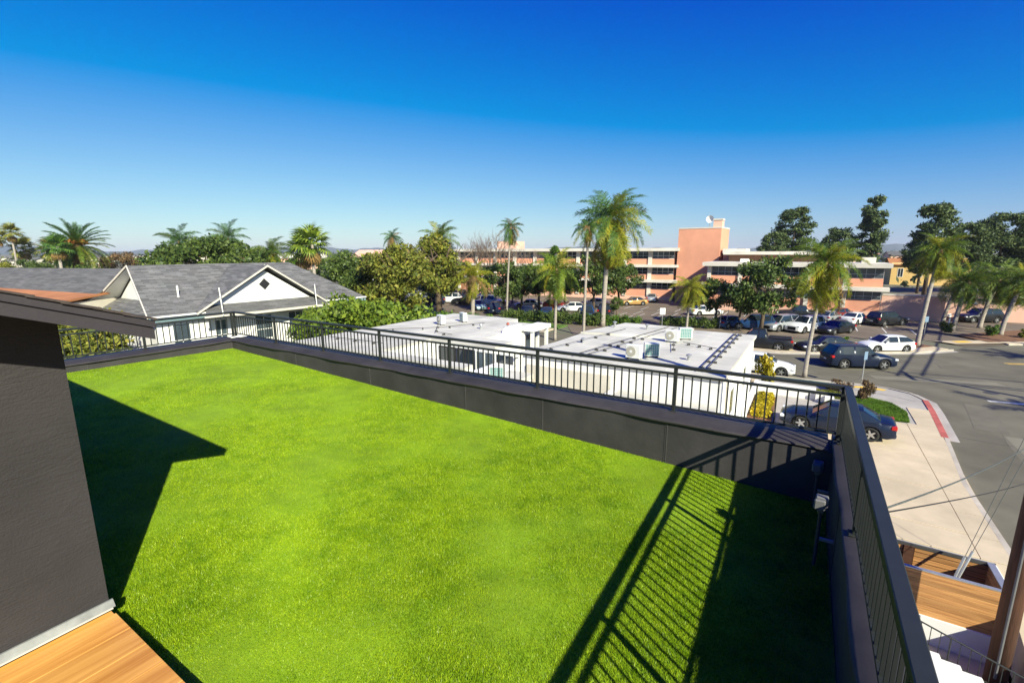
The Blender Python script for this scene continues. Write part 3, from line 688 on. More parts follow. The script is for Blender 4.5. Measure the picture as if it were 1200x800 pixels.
# ------------------------------------------------------------------ roofs with uv (metres) for shingles
def uv_quad(name, quads, thick, m, parent):
    """each quad: 4 points, first edge along the eave; built as a thin slab, uv in metres on the upper face"""
    me = bpy.data.meshes.new(name); vs = []; fs = []; uvs = []
    for q in quads:
        q = [Vector(p) for p in q]; nrm = (q[1]-q[0]).cross(q[-1]-q[0]).normalized()
        if nrm.z < 0: nrm = -nrm
        o = len(vs); k = len(q)
        vs += q + [p-nrm*thick for p in q]
        u = (q[1]-q[0]).normalized(); v = nrm.cross(u)
        top = [( (p-q[0]).dot(u), (p-q[0]).dot(v) ) for p in q]
        fs.append(tuple(o+i for i in range(k))); uvs += top
        fs.append(tuple(o+k+i for i in range(k-1,-1,-1))); uvs += [top[i] for i in range(k-1,-1,-1)]
        for i in range(k):
            j = (i+1) % k; fs.append((o+i, o+k+i, o+k+j, o+j)); uvs += [top[i], top[i], top[j], top[j]]
    me.from_pydata([tuple(p) for p in vs], [], fs); ul = me.uv_layers.new(name='UVMap')
    for i, c in enumerate(uvs): ul.data[i].uv = c
    me.update(); return obj(name, me, m, parent)

# ------------------------------------------------------------------ white flat-roofed buildings next door
def window_part(parent, x0, x1, z0, z1, y, sgn, glass, frame, mull=1, fw=0.06, rail=False):
    """window in a wall facing local -y (sgn -1) at plane y: pane recessed, frame proud"""
    wdw = MB(); d = 0.05*sgn
    for (a, b_, c, e_) in ((x0,x1,z0,z0+fw),(x0,x1,z1-fw,z1),(x0,x0+fw,z0+fw,z1-fw),(x1-fw,x1,z0+fw,z1-fw)):
        wdw.box((a,min(y,y+d),c),(b_,max(y,y+d),e_))
    for i in range(1, mull+1):
        xm = x0+(x1-x0)*i/(mull+1); wdw.box((xm-fw*.4,min(y,y+d*.8),z0+fw),(xm+fw*.4,max(y,y+d*.8),z1-fw))
    if rail:
        zm = (z0*0.6+z1*0.4); wdw.box((x0+fw,min(y,y+d*.7),zm-fw*.4),(x1-fw,max(y,y+d*.7),zm+fw*.4))
    w_ = wdw.build('window', frame, parent)
    MB().box((x0+fw,min(y+d*.1,y+d*.3),z0+fw),(x1-fw,max(y+d*.1,y+d*.3),z1-fw)).build('pane', glass, w_)
    return w_
def flat_building(label, s0, s1, n0, n1, z, name='flat_roofed_building'):
    t = thing(name, label, 'building', W(s0, n0, G-0.15), TH)
    return t
RZ1 = -1.8
wb = flat_building('white flat-roofed building with condenser units and long pipe runs on its roof', -11.2, -2.4, 18.6, 29.3, RZ1)
def wbl(s, n, z): return (s+11.2, n-18.6, z-(G-0.15))
MB().prism([wbl(-11.15,18.6,0)[:2], wbl(-2.4,18.6,0)[:2], wbl(-2.3,29.3,0)[:2], wbl(-9.7,29.3,0)[:2], wbl(-10.6,24.6,0)[:2]], 0, RZ1-0.14-(G-0.15)).build('wall', M['stucco_white'], wb)
MB().prism([wbl(-11.25,18.5,0)[:2], wbl(-2.3,18.5,0)[:2], wbl(-2.2,29.4,0)[:2], wbl(-9.75,29.4,0)[:2], wbl(-10.7,24.65,0)[:2]], RZ1-0.138-(G-0.15), RZ1-(G-0.15)).build('roof', M['roofwhite'], wb)
MB().prism([wbl(-10.9,24.7,0)[:2], wbl(-5.8,25.8,0)[:2], wbl(-5.6,29.5,0)[:2], wbl(-9.85,29.5,0)[:2]], RZ1-(G-0.15)+0.002, RZ1-(G-0.15)+0.10).build('raised_roof', M['roofwhite'], wb)
for k in range(8):                     # lapped roofing sheets
    a_ = -11.0+k*1.08; z_ = RZ1-(G-0.15)+0.003+0.006*(k % 2)
    MB().prism([wbl(a_,18.62,0)[:2], wbl(a_+1.10,18.62,0)[:2], wbl(a_+1.10+0.12,24.62 if k < 5 else 29.3,0)[:2], wbl(a_+0.12,24.62 if k < 5 else 29.3,0)[:2]], z_-0.002, z_+0.004).build('roof_sheet', M['roofwhite'], wb)
# lower front wing seen through the railing: open-topped recess with tan walls
MB().box(wbl(-11.2,13.6,G-0.1), wbl(-6.4,14.0,-3.3)).build('front_wall', M['stucco_white'], wb)
MB().box(wbl(-11.2,14.002,G-0.1), wbl(-10.9,18.5,-3.0)).build('side_wall', M['stucco_white'], wb)
MB().box(wbl(-6.7,14.002,G-0.1), wbl(-6.4,18.5,-2.9)).build('side_wall', M['stucco_white'], wb)
MB().box(wbl(-10.88,18.50,G-0.1), wbl(-6.72,18.58,-2.35)).build('recess_wall', M['wall_tan'], wb)
MB().box(wbl(-6.39,15.2,G-0.1), wbl(-2.55,18.48,-3.05)).build('wing', M['stucco_white'], wb)
MB().box(wbl(-6.42,15.1,-3.048), wbl(-2.45,18.49,-2.93)).build('wing_roof', M['roofwhite'], wb)
def side_window(n0, n1, z0, z1):          # on the +s wall of wb
    x = wbl(-2.36,0,0)[0]
    f = MB()
    for (a,b_,c,d) in ((n0,n1,z0,z0+.07),(n0,n1,z1-.07,z1),(n0,n0+.07,z0+.07,z1-.07),(n1-.07,n1,z0+.07,z1-.07)):
        f.box((x-0.02,a-18.6,c-(G-.15)),(x+0.10,b_-18.6,d-(G-.15)))
    w_ = f.build('window', M['trim'], wb)
    MB().box((x,n0+.07-18.6,z0+.07-(G-.15)),(x+0.075,n1-.07-18.6,z1-.07-(G-.15))).build('pane', M['glass_blue'], w_)
side_window(20.2,21.6,-4.0,-2.7); side_window(24.6,26.0,-4.0,-2.7)
MB().tube([wbl(-2.28,19.3,-1.95), wbl(-2.27,19.3,-5.9)], 0.05, 8).build('downpipe', M['wall_tan'], wb)

def pipe_run(label, pts, rr=0.03, z=RZ1, blocks=1.2):
    base = Vector((*W(*pts[0]), z)); t = thing('roof_pipe', label, 'pipe', base, 0, 'pipe runs on the white roofs')
    P = [Vector((*W(*p), z+0.13))-base for p in pts]
    MB().tube(P, rr*0.7, 6).build('pipe', M['pipe'], t)
    for i in range(len(P)-1):
        L = (P[i+1]-P[i]).length; k = max(1, int(L/blocks)); d = (P[i+1]-P[i])/L
        a = math.atan2(d.y, d.x)
        for j in range(k):
            c = P[i]+d*(L*(j+0.5)/k)
            b = obj('block', block_mesh, M['pipe'], t, (c.x, c.y, 0), (0,0,a))
block_mesh = MB().cbox((-0.04,-0.09,0.0),(0.04,0.09,0.1),0.01).mesh('block')
pipe_run('twin dark pipe line nearest the street-side edge of the white roof', [(-3.05,18.9),(-2.95,29.1)])
pipe_run('second dark pipe line close beside the street-side roof edge', [(-3.30,18.9),(-3.2,29.1)])
pipe_run('dark pipe line crossing the middle of the white roof', [(-8.6,18.8),(-7.0,29.0)], 0.025)
pipe_run('dark pipe line parallel to the middle one on the white roof', [(-8.2,18.8),(-6.5,29.0)], 0.02)
pipe_run('thin pipe line along the left part of the white roof', [(-10.3,19.0),(-9.0,27.0)], 0.018)
pipe_run('short bent pipe beside the street-side pipe run', [(-5.1,24.4),(-3.4,23.6)], 0.022, RZ1, 0.6)
pipe_run('dark pipe from the front condensers across the roof', [(-5.0,22.0),(-5.6,24.4)], 0.018)

def condenser(label, s, n, z, rz, fan=True):
    t = thing('condenser_unit', label, 'air conditioner', W(s,n,z), TH+rz, 'roof condensers'); t.scale = (0.76,)*3
    MB().cbox((-0.44,-0.19,0.09),(0.44,0.19,0.86),0.02).build('casing', M['acwhite'], t)
    for x in (-0.3,0.3): MB().box((x-0.05,-0.22,0.0),(x+0.05,0.22,0.088)).build('foot', M['dark'], t)
    MB().tube([(-0.1,-0.192,0.48),(-0.1,-0.215,0.48)], 0.29, 24).build('fan_grille', M['acgrille'], t)
    MB().tube([(-0.1,-0.2152,0.48),(-0.1,-0.225,0.48)], 0.09, 16).build('fan_hub', M['acwhite'], t)
    gr = MB()
    for k in range(7): gr.box((-0.36+k*0.12-0.006,0.191,0.16),(-0.36+k*0.12+0.006,0.205,0.80))
    for k in range(7): gr.box((-0.38,0.191,0.18+k*0.1-0.005),(0.38,0.203,0.18+k*0.1+0.005))
    MB().box((-0.39,0.1901,0.14),(0.39,0.1935,0.82)).build('coil', M['acfin'], t)
    gr.build('guard', M['acwhite'], t)
condenser('white round-fan condenser at the far end of the pipe-covered roof', -5.75, 24.75, RZ1, -0.12)
condenser('green-coiled condenser at the far end of the pipe-covered roof', -5.35, 25.9, RZ1, math.pi+0.5)
condenser('white round-fan condenser behind the railing, lower pair', -6.2, 19.85, RZ1, -0.12)
condenser('green-coiled condenser behind the railing, lower pair', -5.65, 20.65, RZ1, math.pi+0.4)
condenser('pale condenser with faded fan on the roof beside the hedge', -20.0, 23.0, RZ1, -0.4)
condenser('green-coiled condenser beside the pale one by the hedge', -19.5, 24.7, RZ1, math.pi-0.5)
for i, (s, n, h) in enumerate([(-9.8,27.3,.3),(-7.9,27.6,.25),(-4.1,20.9,.2),(-9.6,22.1,.2)]):
    t = thing('roof_vent', ['capped vent pipe on the raised far corner of the white roof','small vent on the raised roof beside the pipes','small vent near the street-side pipes','small vent near the left edge of the white roof'][i], 'vent', W(s,n,RZ1+(0.1 if i < 2 else 0)), TH, 'roof vents')
    MB().tube([(0,0,0),(0,0,h)], 0.06, 10).build('pipe', M['galv'], t); MB().tube([(0,0,h),(0,0,h+0.05),(0,0,h+.09)], [0.13,0.13,0.02], 10).build('cap', M['galv'], t)

# the second white building, with a sunken light court and a pergola
wc = flat_building('white flat-roofed building with a sunken glazed court and corner pergola', -23, -13, 14.6, 28, RZ1)
wc.location = W(-23,14.6,G-0.15)
def wcl(s, n, z): return (s+23, n-14.6, z-(G-0.15))
Z = RZ1-(G-0.15)
# walls below, leaving the court open
for (a,b_,c,d) in ((-23,-17.2,14.6,28.0),(-17.198,-14.8,18.9,26.6),(-14.798,-12.95,18.9,20.6),(-17.198,-11.6,14.6,15.3)):
    x0,y0,_ = wcl(a,c,0); x1,y1,_ = wcl(b_,d,0)
    MB().box((x0,y0,0),(x1,y1,Z-0.14)).build('wall', M['stucco_white'], wc)
    MB().box((x0-0.002,y0,Z-0.138),(x1+0.002,y1,Z)).build('roof', M['roofwhite'], wc)
for k in range(9):
    a_ = -22.9+k*0.9; z_ = Z+0.003+0.006*(k % 2); top_ = 27.9 if a_+0.92 < -17.2 else 26.5
    MB().box((wcl(a_,0,0)[0], wcl(0,14.7 if a_+0.92 < -17.2 else 19.0,0)[1], z_-0.002), (wcl(a_+0.92,0,0)[0], wcl(0,top_,0)[1], z_+0.004)).build('roof_sheet', M['roofwhite'], wc)
MB().box(wcl(-17.19,15.302,G-0.15), wcl(-11.6,18.898,-4.6)).build('court_floor', M['concrete_grey'], wc)
for i in range(4):
    x0 = -16.6+i*1.22
    window_part(wc, x0+23, x0+1.15+23, 1.7, Z-0.3, 18.9-14.6, -1, M['glass'] if i != 2 else M['glass_blue'], M['dark'] if i < 2 else M['acwhite'], 1)
MB().box(wcl(-12.9,15.302,-4.6), wcl(-11.6,18.895,-2.6)).build('court_wing', M['stucco_white'], wc)
# sloping white wall and pergola at the corner
MB().extr([(20.61-14.6,Z-1.6),(24.0-14.6,Z-1.6),(24.0-14.6,Z+0.35),(22.6-14.6,Z+0.35)], 'x', wcl(-14.79,0,0)[0], wcl(-14.5,0,0)[0]).build('sloped_parapet', M['stucco_white'], wc)
pg = thing('pergola', 'white square-post pergola at the corner of the white building', 'pergola', W(-14.7,24.3,-5.9), TH)
for (x,y) in ((0.1,0.1),(0.1,1.9),(0.75,0.1),(0.75,1.9)): MB().box((x-0.09,y-0.09,0),(x+0.09,y+0.09,4.0)).build('post', M['trim'], pg)
MB().box((-0.05,-0.09,4.002),(0.95,2.15,4.25)).build('roof', M['trim'], pg)
MB().box((-0.06,0.2,0.3),(-0.02,1.8,3.6)).build('screen', M['glass_blue'], pg)
condenser('tall condenser with green coil against the railing, by the court', -11.0, 16.2, -2.62, math.pi+0.35)
MB()
ls = thing('low_roof', 'low white roof ledge carrying a condenser between the white buildings', 'roof', W(-12.2,14.8,-2.82), TH)
MB().box((0,0,-3.1),(1.9,3.2,-0.02)).build('wall', M['stucco_white'], ls); MB().box((-0.05,-0.05,-0.018),(1.95,3.25,0.195)).build('roof', M['roofwhite'], ls)
pipe_run('dark pipe wandering over the court-side white roof', [(-21.5,19.0),(-19.0,21.5),(-17.6,24.5)], 0.03)
pipe_run('dark pipe joining the condensers by the hedge', [(-19.7,22.4),(-18.0,20.2),(-16.6,20.0)], 0.025)
pipe_run('thin pipe along the near edge of the court-side roof', [(-22.0,16.0),(-18.0,16.2)], 0.025)
for i, (s, n) in enumerate([(-16.8,23.0),(-15.6,24.2),(-14.9,23.7)]):
    t = thing('roof_vent', ['stubby vent left of the sloped white parapet','stubby red-capped vent beside the sloped white parapet','stubby vent touching the sloped white parapet'][i], 'vent', W(s,n,RZ1), TH, 'roof vents')
    MB().tube([(0,0,0),(0,0,0.22)], 0.07, 10).build('pipe', M['galv'], t); MB().tube([(0,0,0.22),(0,0,0.34)], [0.12,0.05], 10).build('cap', M['brick_red'] if i == 1 else M['galv'], t)

# ------------------------------------------------------------------ grey-shingled house
HE = -1.75
ha = Vector((-26.4,33.6)); hn = Vector((0.55,0.835)); he = Vector((0.835,-0.55)); hrot = math.atan2(hn.y, hn.x)   # local x along the eave, local y away from us
hs_ = thing('shingled_house', 'white house with grey shingle roof, cross gable and diamond vent', 'house', (ha.x, ha.y, G-0.15), hrot)
def hl(x, y, z): return (x, y, z-(G-0.15))      # y >= 0 goes back into the house (away from the terrace)
LEN, HW, RD = 19.5, 6.2, 1.85
# walls
MB().box(hl(0.6,0.55,G-0.15), hl(LEN-0.6,2*HW-0.55,HE-0.05)).build('wall', M['stucco_white'], hs_)
# end gable wall
MB().extr([(0.55,hl(0,0,HE-0.05)[2]),(2*HW-0.55,hl(0,0,HE-0.05)[2]),(HW,hl(0,0,RD-0.45)[2])], 'x', 1.75, 1.95).build('gable_wall', M['stucco_white'], hs_)
# main roof: eave at y=0, ridge y=HW; hip at the far end
A0, A1 = hl(0,0,HE), hl(LEN,0,HE); R0, R1 = hl(1.2,HW,RD), hl(LEN-4.5,HW,RD); B0, B1 = hl(0,2*HW,HE), hl(LEN,2*HW,HE)
rf = uv_quad('roof', [[A0,A1,R1,R0],[B1,B0,R0,R1],[A1,B1,R1]], 0.12, M['shingle'], hs_)
uv_quad('pent_roof', [[hl(0.1,0.25,HE+0.05),hl(0.1,2*HW-0.25,HE+0.05),hl(1.75,2*HW-1.6,HE+0.75),hl(1.75,1.6,HE+0.75)]], 0.08, M['shingle'], hs_)
def beam(name, a, b_, w_, h_, m, parent):
    a = Vector(a); b_ = Vector(b_); d = (b_-a).normalized(); u = d.cross(Vector((0,0,1))).normalized()*w_/2; v = Vector((0,0,h_/2))
    vs = [a-u-v,a+u-v,a+u+v,a-u+v,b_-u-v,b_+u-v,b_+u+v,b_-u+v]
    return MB().add(vs, [(0,1,2,3),(7,6,5,4),(0,4,5,1),(1,5,6,2),(2,6,7,3),(3,7,4,0)]).build(name, m, parent)
up_ = Vector((0,0,-0.10))
beam('rake_board', Vector(A0)+up_+Vector((-0.05,-0.1,-0.03)), Vector(R0)+up_+Vector((-0.05,0,0.05)), 0.07, 0.15, M['cream_trim'], hs_)
beam('rake_board', Vector(B0)+up_+Vector((-0.05,0.1,-0.03)), Vector(R0)+up_+Vector((-0.05,0,0.05)), 0.07, 0.15, M['cream_trim'], hs_)
for (ya, yb) in ((0.05,HW-0.05),(2*HW-0.05,HW+0.05)):
    zA = HE-0.16; zB = RD-0.16
    uv_quad('soffit', [[hl(0.06,ya,zA),hl(1.74,ya,zA),hl(1.74,yb,zB),hl(1.22,yb,zB)]], 0.02, M['trim'], hs_)
beam('fascia', hl(0.02,-0.06,HE-0.22), hl(LEN,-0.06,HE-0.22), 0.07, 0.42, M['teal'], hs_)
beam('gutter', hl(0.1,-0.15,HE-0.04), hl(LEN,-0.15,HE-0.04), 0.13, 0.12, M['trim'], hs_)
# cross gable towards the terrace
gx0, gx1, gz = 3.1, 14.6, RD-0.05
gm = (gx0+gx1)/2+0.2
gy = -0.30
base_z = HE+0.02
g0, g1 = hl(gx0,gy,base_z), hl(gx1,gy,base_z); gp = hl(gm,gy,gz)
back = (gz-HE)/(RD-HE)*HW
uv_quad('gable_roof', [[hl(gx0,gy,base_z),hl(gx0,0.1,base_z),hl(gm,back,gz),gp],[hl(gx1,0.1,base_z),g1,gp,hl(gm,back,gz)]], 0.14, M['shingle'], hs_)
MB().extr([(gx0+0.9,hl(0,0,base_z+0.12)[2]),(gx1-0.9,hl(0,0,base_z+0.12)[2]),(gm,hl(0,0,gz-0.50)[2])], 'y', 0.25, 0.45).build('gable_wall', M['stucco_white'], hs_)
beam('rake_board', Vector(g0)+Vector((0,-0.03,-0.1)), Vector(gp)+Vector((0,-0.03,-0.08)), 0.07, 0.15, M['cream_trim'], hs_)
beam('rake_board', Vector(g1)+Vector((0,-0.03,-0.1)), Vector(gp)+Vector((0,-0.03,-0.08)), 0.07, 0.15, M['cream_trim'], hs_)
uv_quad('pent_roof', [[hl(gx0+0.3,-1.0,base_z-0.25),hl(gx1-0.2,-1.0,base_z-0.25),hl(gx1-1.0,0.26,base_z+0.45),hl(gx0+1.0,0.26,base_z+0.45)]], 0.08, M['shingle_b'], hs_)
beam('fascia', hl(gx0+0.2,-1.05,base_z-0.36), hl(gx1-0.1,-1.05,base_z-0.36), 0.08, 0.2, M['cream_trim'], hs_)
vt = MB(); vc = hl(gm-0.15,0.2,0.15)
vt.extr([(vc[0],vc[2]-0.66),(vc[0]+0.66,vc[2]),(vc[0],vc[2]+0.66),(vc[0]-0.66,vc[2])], 'y', 0.19, 0.249)
vf = vt.build('diamond_vent', M['trim'], hs_)
MB().extr([(vc[0],vc[2]-0.50),(vc[0]+0.50,vc[2]),(vc[0],vc[2]+0.50),(vc[0]-0.50,vc[2])], 'y', 0.17, 0.189).build('louvre', M['dark'], vf)
for (x, w_) in ((1.6,1.3),(4.6,1.0),(7.9,1.6),(11.0,1.5),(14.2,1.2)):
    window_part(hs_, x, x+w_, 1.35, 3.55, 0.55, -1, M['glass_blue'], M['trim'], 1, 0.08, True)
for i, (x, yy, h_) in enumerate([(2.9,2.0,0.9),(11.8,5.1,0.5)]):
    zz = HE+(RD-HE)*yy/HW
    MB().tube([hl(x,yy,zz-0.1), hl(x,yy,zz+h_)], 0.07, 8).build('vent_pipe', M['trim'], hs_)
MB().tube([hl(4.6,-1.2,HE-0.3), hl(4.55,-1.1,HE+1.9)], 0.045, 8).build('vent_pipe', M['trim'], hs_)
MB().tube([hl(12.9,-1.2,HE-0.3), hl(12.9,-1.1,HE+1.7)], 0.04, 8).build('vent_pipe', M['trim'], hs_)

# ------------------------------------------------------------------ simple houses farther off
def gable_house(name, label, x, y, rz, L, Wd, eave, ridge, roofm, wallm, group=None, chim=False, wins=2, z=G-0.15):
    t = thing(name, label, 'house', (x,y,z), rz, group)
    MB().box((-L/2,-Wd/2,0),(L/2,Wd/2,eave)).build('wall', wallm, t)
    ov = 0.5
    MB().extr([(-Wd/2,eave+0.001),(Wd/2,eave+0.001),(0,ridge-0.12)], 'x', -L/2, L/2).build('gable_wall', wallm, t)
    r_ = uv_quad('roof', [[(-L/2-ov,-Wd/2-ov,eave-0.2),(L/2+ov,-Wd/2-ov,eave-0.2),(L/2+ov,0,ridge),(-L/2-ov,0,ridge)],[(L/2+ov,Wd/2+ov,eave-0.2),(-L/2-ov,Wd/2+ov,eave-0.2),(-L/2-ov,0,ridge),(L/2+ov,0,ridge)]], 0.1, roofm, t)
    if chim: MB().box((L*0.15,-Wd*0.2,ridge-1.3),(L*0.15+0.8,-Wd*0.2+0.8,ridge+0.7)).build('chimney', M['brick_red'], t)
    for i in range(wins):
        cx = -L/2+L*(i+0.5)/wins
        window_part(t, cx-0.6, cx+0.6, eave*0.38, eave*0.8, -Wd/2, -1, M['glass'], M['trim'], 1, 0.08)
    return t
hb = gable_house('shingled_house', 'long low house with dark grey shingle roof behind the orange roof', -52.5, 47.0, rad(-14), 38, 13, 3.9, 7.5, M['shingle_b'], M['stucco_white'], wins=5)
MB().box((2.0,-4.6,4.2),(3.2,-3.8,6.3)).build('chimney', M['brick_red'], hb)
ho = thing('orange_roofed_house', 'low building with a flat orange roof and a white skylight', 'house', (-45.4,39.6,G+0.42), rad(1))
MB().box((-11,-4.5,-1.0),(11,4.5,4.5)).build('wall', M['wall_tan'], ho)
MB().extr([(-5.0,4.52),(5.0,5.3),(5.0,5.45),(-5.0,4.68)], 'x', -11.4, 11.2).build('roof', M['orange_roof'], ho)
MB().extr([(1.7,5.16),(3.6,5.3),(3.5,5.75),(1.8,5.62)], 'x', 5.6, 7.6).build('skylight', M['trim'], ho)
for x in (-4,7.5): MB().tube([(x,4.0,5.3),(x,4.0,5.75)], 0.1, 8).build('vent_pipe', M['trim'], ho)

# ------------------------------------------------------------------ salmon coloured institutional buildings
def facade(t, x0, nb_, bay, y, levels, roofz, over, pier=0.55, glass=None, mid=True):
    """levels: list of (window_top, window_bottom, spandrel_bottom, slab_bottom) in local z; facade faces local -y at plane y"""
    L = nb_*bay
    for (wt, wbm, sb, slb) in levels:
        for i in range(nb_):
            a = x0+i*bay
            MB().box((a+pier,y-0.05,sb),(a+bay-0.02,y+0.3,wbm)).build('spandrel', M['pink'], t)
            window_part(t, a+pier, a+bay-0.02, wbm+0.01, wt, y+0.22, -1, glass or [M['glass'],M['glass_blue'],M['glass'],M['blind'],M['glass_blue'],M['glass']][(i*5+int(wt*3)) % 6], M['acwhite'] if i % 2 else M['galv'], 3, 0.07, True)
            MB().box((a,y-0.28,sb),(a+pier-0.02,y+0.3,wt)).build('pier', M['slab'], t)
        if slb < sb: MB().box((x0-over*0.6,y-over,slb),(x0+L+over*0.6,y+0.5,sb-0.004)).build('floor_slab', M['slab'], t)
    MB().box((x0-over*0.6,y-over,levels[0][0]+0.004),(x0+L+over*0.6,y+8,roofz)).build('roof_slab', M['slab'], t)
zb = G-0.15
b1 = thing('office_building', 'two-storey salmon office building with wide cream roof slab', 'building', W(-13.5,78.5,zb), TH)
def lz(z): return z-zb
facade(b1, 0.0, 5, 4.36, 0.0, [(lz(0.68),lz(-0.75),lz(-1.85),lz(-2.35)),(lz(-2.36),lz(-3.60),lz(-5.1),lz(-5.1))], lz(1.25), 1.1)
MB().box((0.0,0.31,0),(21.8,12,lz(0.66))).build('wall', M['pink_light'], b1)
MB().box((0.0,-0.1,0),(21.8,0.3,lz(-5.1)-0.004)).build('plinth', M['pink_light'], b1)
MB().box((0.0,0.02,lz(-3.0)),(21.8,0.10,lz(-2.36)))
MB().box((2.0,6.5,lz(1.26)),(15.5,11.5,lz(2.35))).build('upper_wall', M['brown_wall'], b1)
MB().box((1.2,5.6,lz(2.354)),(16.4,12.4,lz(2.85))).build('upper_roof', M['slab'], b1)
MB().box((4.2,2.2,lz(1.254)),(5.4,3.2,lz(1.75))).build('roof_unit', M['trim'], b1)
MB().box((19.4,3.0,lz(1.254)),(21.0,4.6,lz(2.0))).build('roof_unit', M['slab'], b1)
gw = thing('garden_wall', 'pale pink garden wall joined to the two-storey office building', 'wall', W(8.4,78.7,zb), TH)
MB().box((0,0,0),(6.4,0.35,lz(-2.85))).build('wall', M['pink_light'], gw); MB().box((-0.02,-0.06,lz(-2.846)),(6.45,0.41,lz(-2.7))).build('coping', M['slab'], gw)
gw2 = thing('garden_wall', 'lower pink garden wall behind the parked white cars', 'wall', W(14.9,83.0,zb), TH)
MB().box((0,0,0),(17,0.35,lz(-3.9))).build('wall', M['pink_light'], gw2)
tw = thing('stair_tower', 'windowless salmon tower with rooftop dish and chimney', 'building', W(-20.4,87.8,zb), TH)
tp = [(0,0),(7.0,0),(7.4,6.0),(0.2,6.0)]
MB().prism(tp, 0, lz(6.75)).build('wall', M['pink'], tw)
MB().prism([(-0.06,-0.06),(7.06,-0.06),(7.46,6.06),(0.14,6.06)], lz(6.754), lz(6.95)).build('coping', M['slab'], tw)
MB().box((5.6,0.3,lz(6.954)),(7.0,2.4,lz(8.1))).build('chimney', M['pink_light'], tw)
MB().box((5.5,0.2,lz(8.104)),(7.1,2.5,lz(8.35))).build('chimney_cap', M['slab'], tw)
MB().box((7.42,1.0,0),(9.6,6.0,lz(2.6))).build('annexe', M['pink_light'], tw)
MB().box((7.42,0.2,lz(2.604)),(11.0,6.2,lz(3.3))).build('annexe_roof', M['slab'], tw)
dish = thing('satellite_dish', 'round white dish on the roof of the salmon tower', 'dish', W(-15.4,88.2,6.95), TH)
MB().tube([(0,0,0),(0,0,1.1)], 0.07, 8).build('mast', M['galv'], dish)
bd = MB(); pts = []; K = 20
for i in range(6):
    rr_ = 0.62*i/5; 
    for j in range(K): pts.append((rr_*math.cos(2*math.pi*j/K), -0.12-0.0+0.30*(rr_/0.62)**2*-1+0.2, 1.35+rr_*math.sin(2*math.pi*j/K)))
fs = [(i*K+j, i*K+(j+1)%K, (i+1)*K+(j+1)%K, (i+1)*K+j) for i in range(5) for j in range(K)]
bd.add(pts, fs).build('reflector', M['trim'], dish, smooth=True)
MB().tube([(0,-0.1,1.35),(0,-0.6,1.35)], 0.05, 8).build('feed', M['galv'], dish)
b3p = Vector(W(-20.9,88.0)); b3d = math.atan2(-0.436, 0.9)
NB, BAY = 12, 4.6
b3 = thing('office_building', 'long three-storey salmon office wing with cream floor slabs', 'building', (b3p.x-0.9*NB*BAY, b3p.y+0.436*NB*BAY, zb), b3d)
facade(b3, 0.0, NB, BAY, 0.0, [(lz(2.95),lz(1.55),lz(0.52),lz(0.05)),(lz(0.04),lz(-1.25),lz(-2.2),lz(-2.68)),(lz(-2.69),lz(-3.9),lz(-5.3),lz(-5.3))], lz(3.5), 1.3, 0.7)
MB().box((0.0,0.31,0),(NB*BAY,12,lz(2.94))).build('wall', M['pink_light'], b3)
MB().box((0.0,-0.1,0),(NB*BAY,0.3,lz(-5.3)-0.004)).build('plinth', M['pink_light'], b3)
MB().box((16,6,lz(3.504)),(21,10,lz(5.2))).build('plant_room', M['pink_light'], b3)
oc = gable_house('ochre_building', 'ochre building beyond the pines by the far car park', 112, 128, rad(-30), 16, 10, 5.5, 7.0, M['orange_roof'], M['yellow_wall'], wins=4)
rb = gable_house('tiled_house', 'house with pinkish tiled hip roof behind the olive tree', -38, 138, rad(-20), 14, 11, 7.0, 9.6, M['pink_light'], M['stucco_white'], wins=3)

# ------------------------------------------------------------------ street signs
def post_sign(label, x, y, h, w_, hh_, m, rz):
    t = thing('street_sign', label, 'sign', (x,y,G-0.05), rz, 'street signs')
    MB().tube([(0,0,0),(0,0,h)], 0.035, 8).build('post', M['galv'], t)
    MB().cbox((-w_/2,-0.05,h-hh_),(w_/2,-0.036,h),0.004).build('panel', m, t)
post_sign('blue-grey sign on a steel post at the corner kerb', 23.2, 29.95, 2.35, 0.42, 0.55, M['sign_blue'], 0.5)
post_sign('white sign at the parking lot entrance', 17.2, 53.0, 2.5, 0.6, 0.75, M['sign_white'], -0.2)
post_sign('small bluish sign beside the leaning palm', 44.6, 49.8, 1.9, 0.45, 0.6, M['sign_blue'], 0.2)
post_sign('slim white sign in the mulch strip', 47.8, 50.6, 1.6, 0.3, 0.9, M['sign_white'], 0.4)

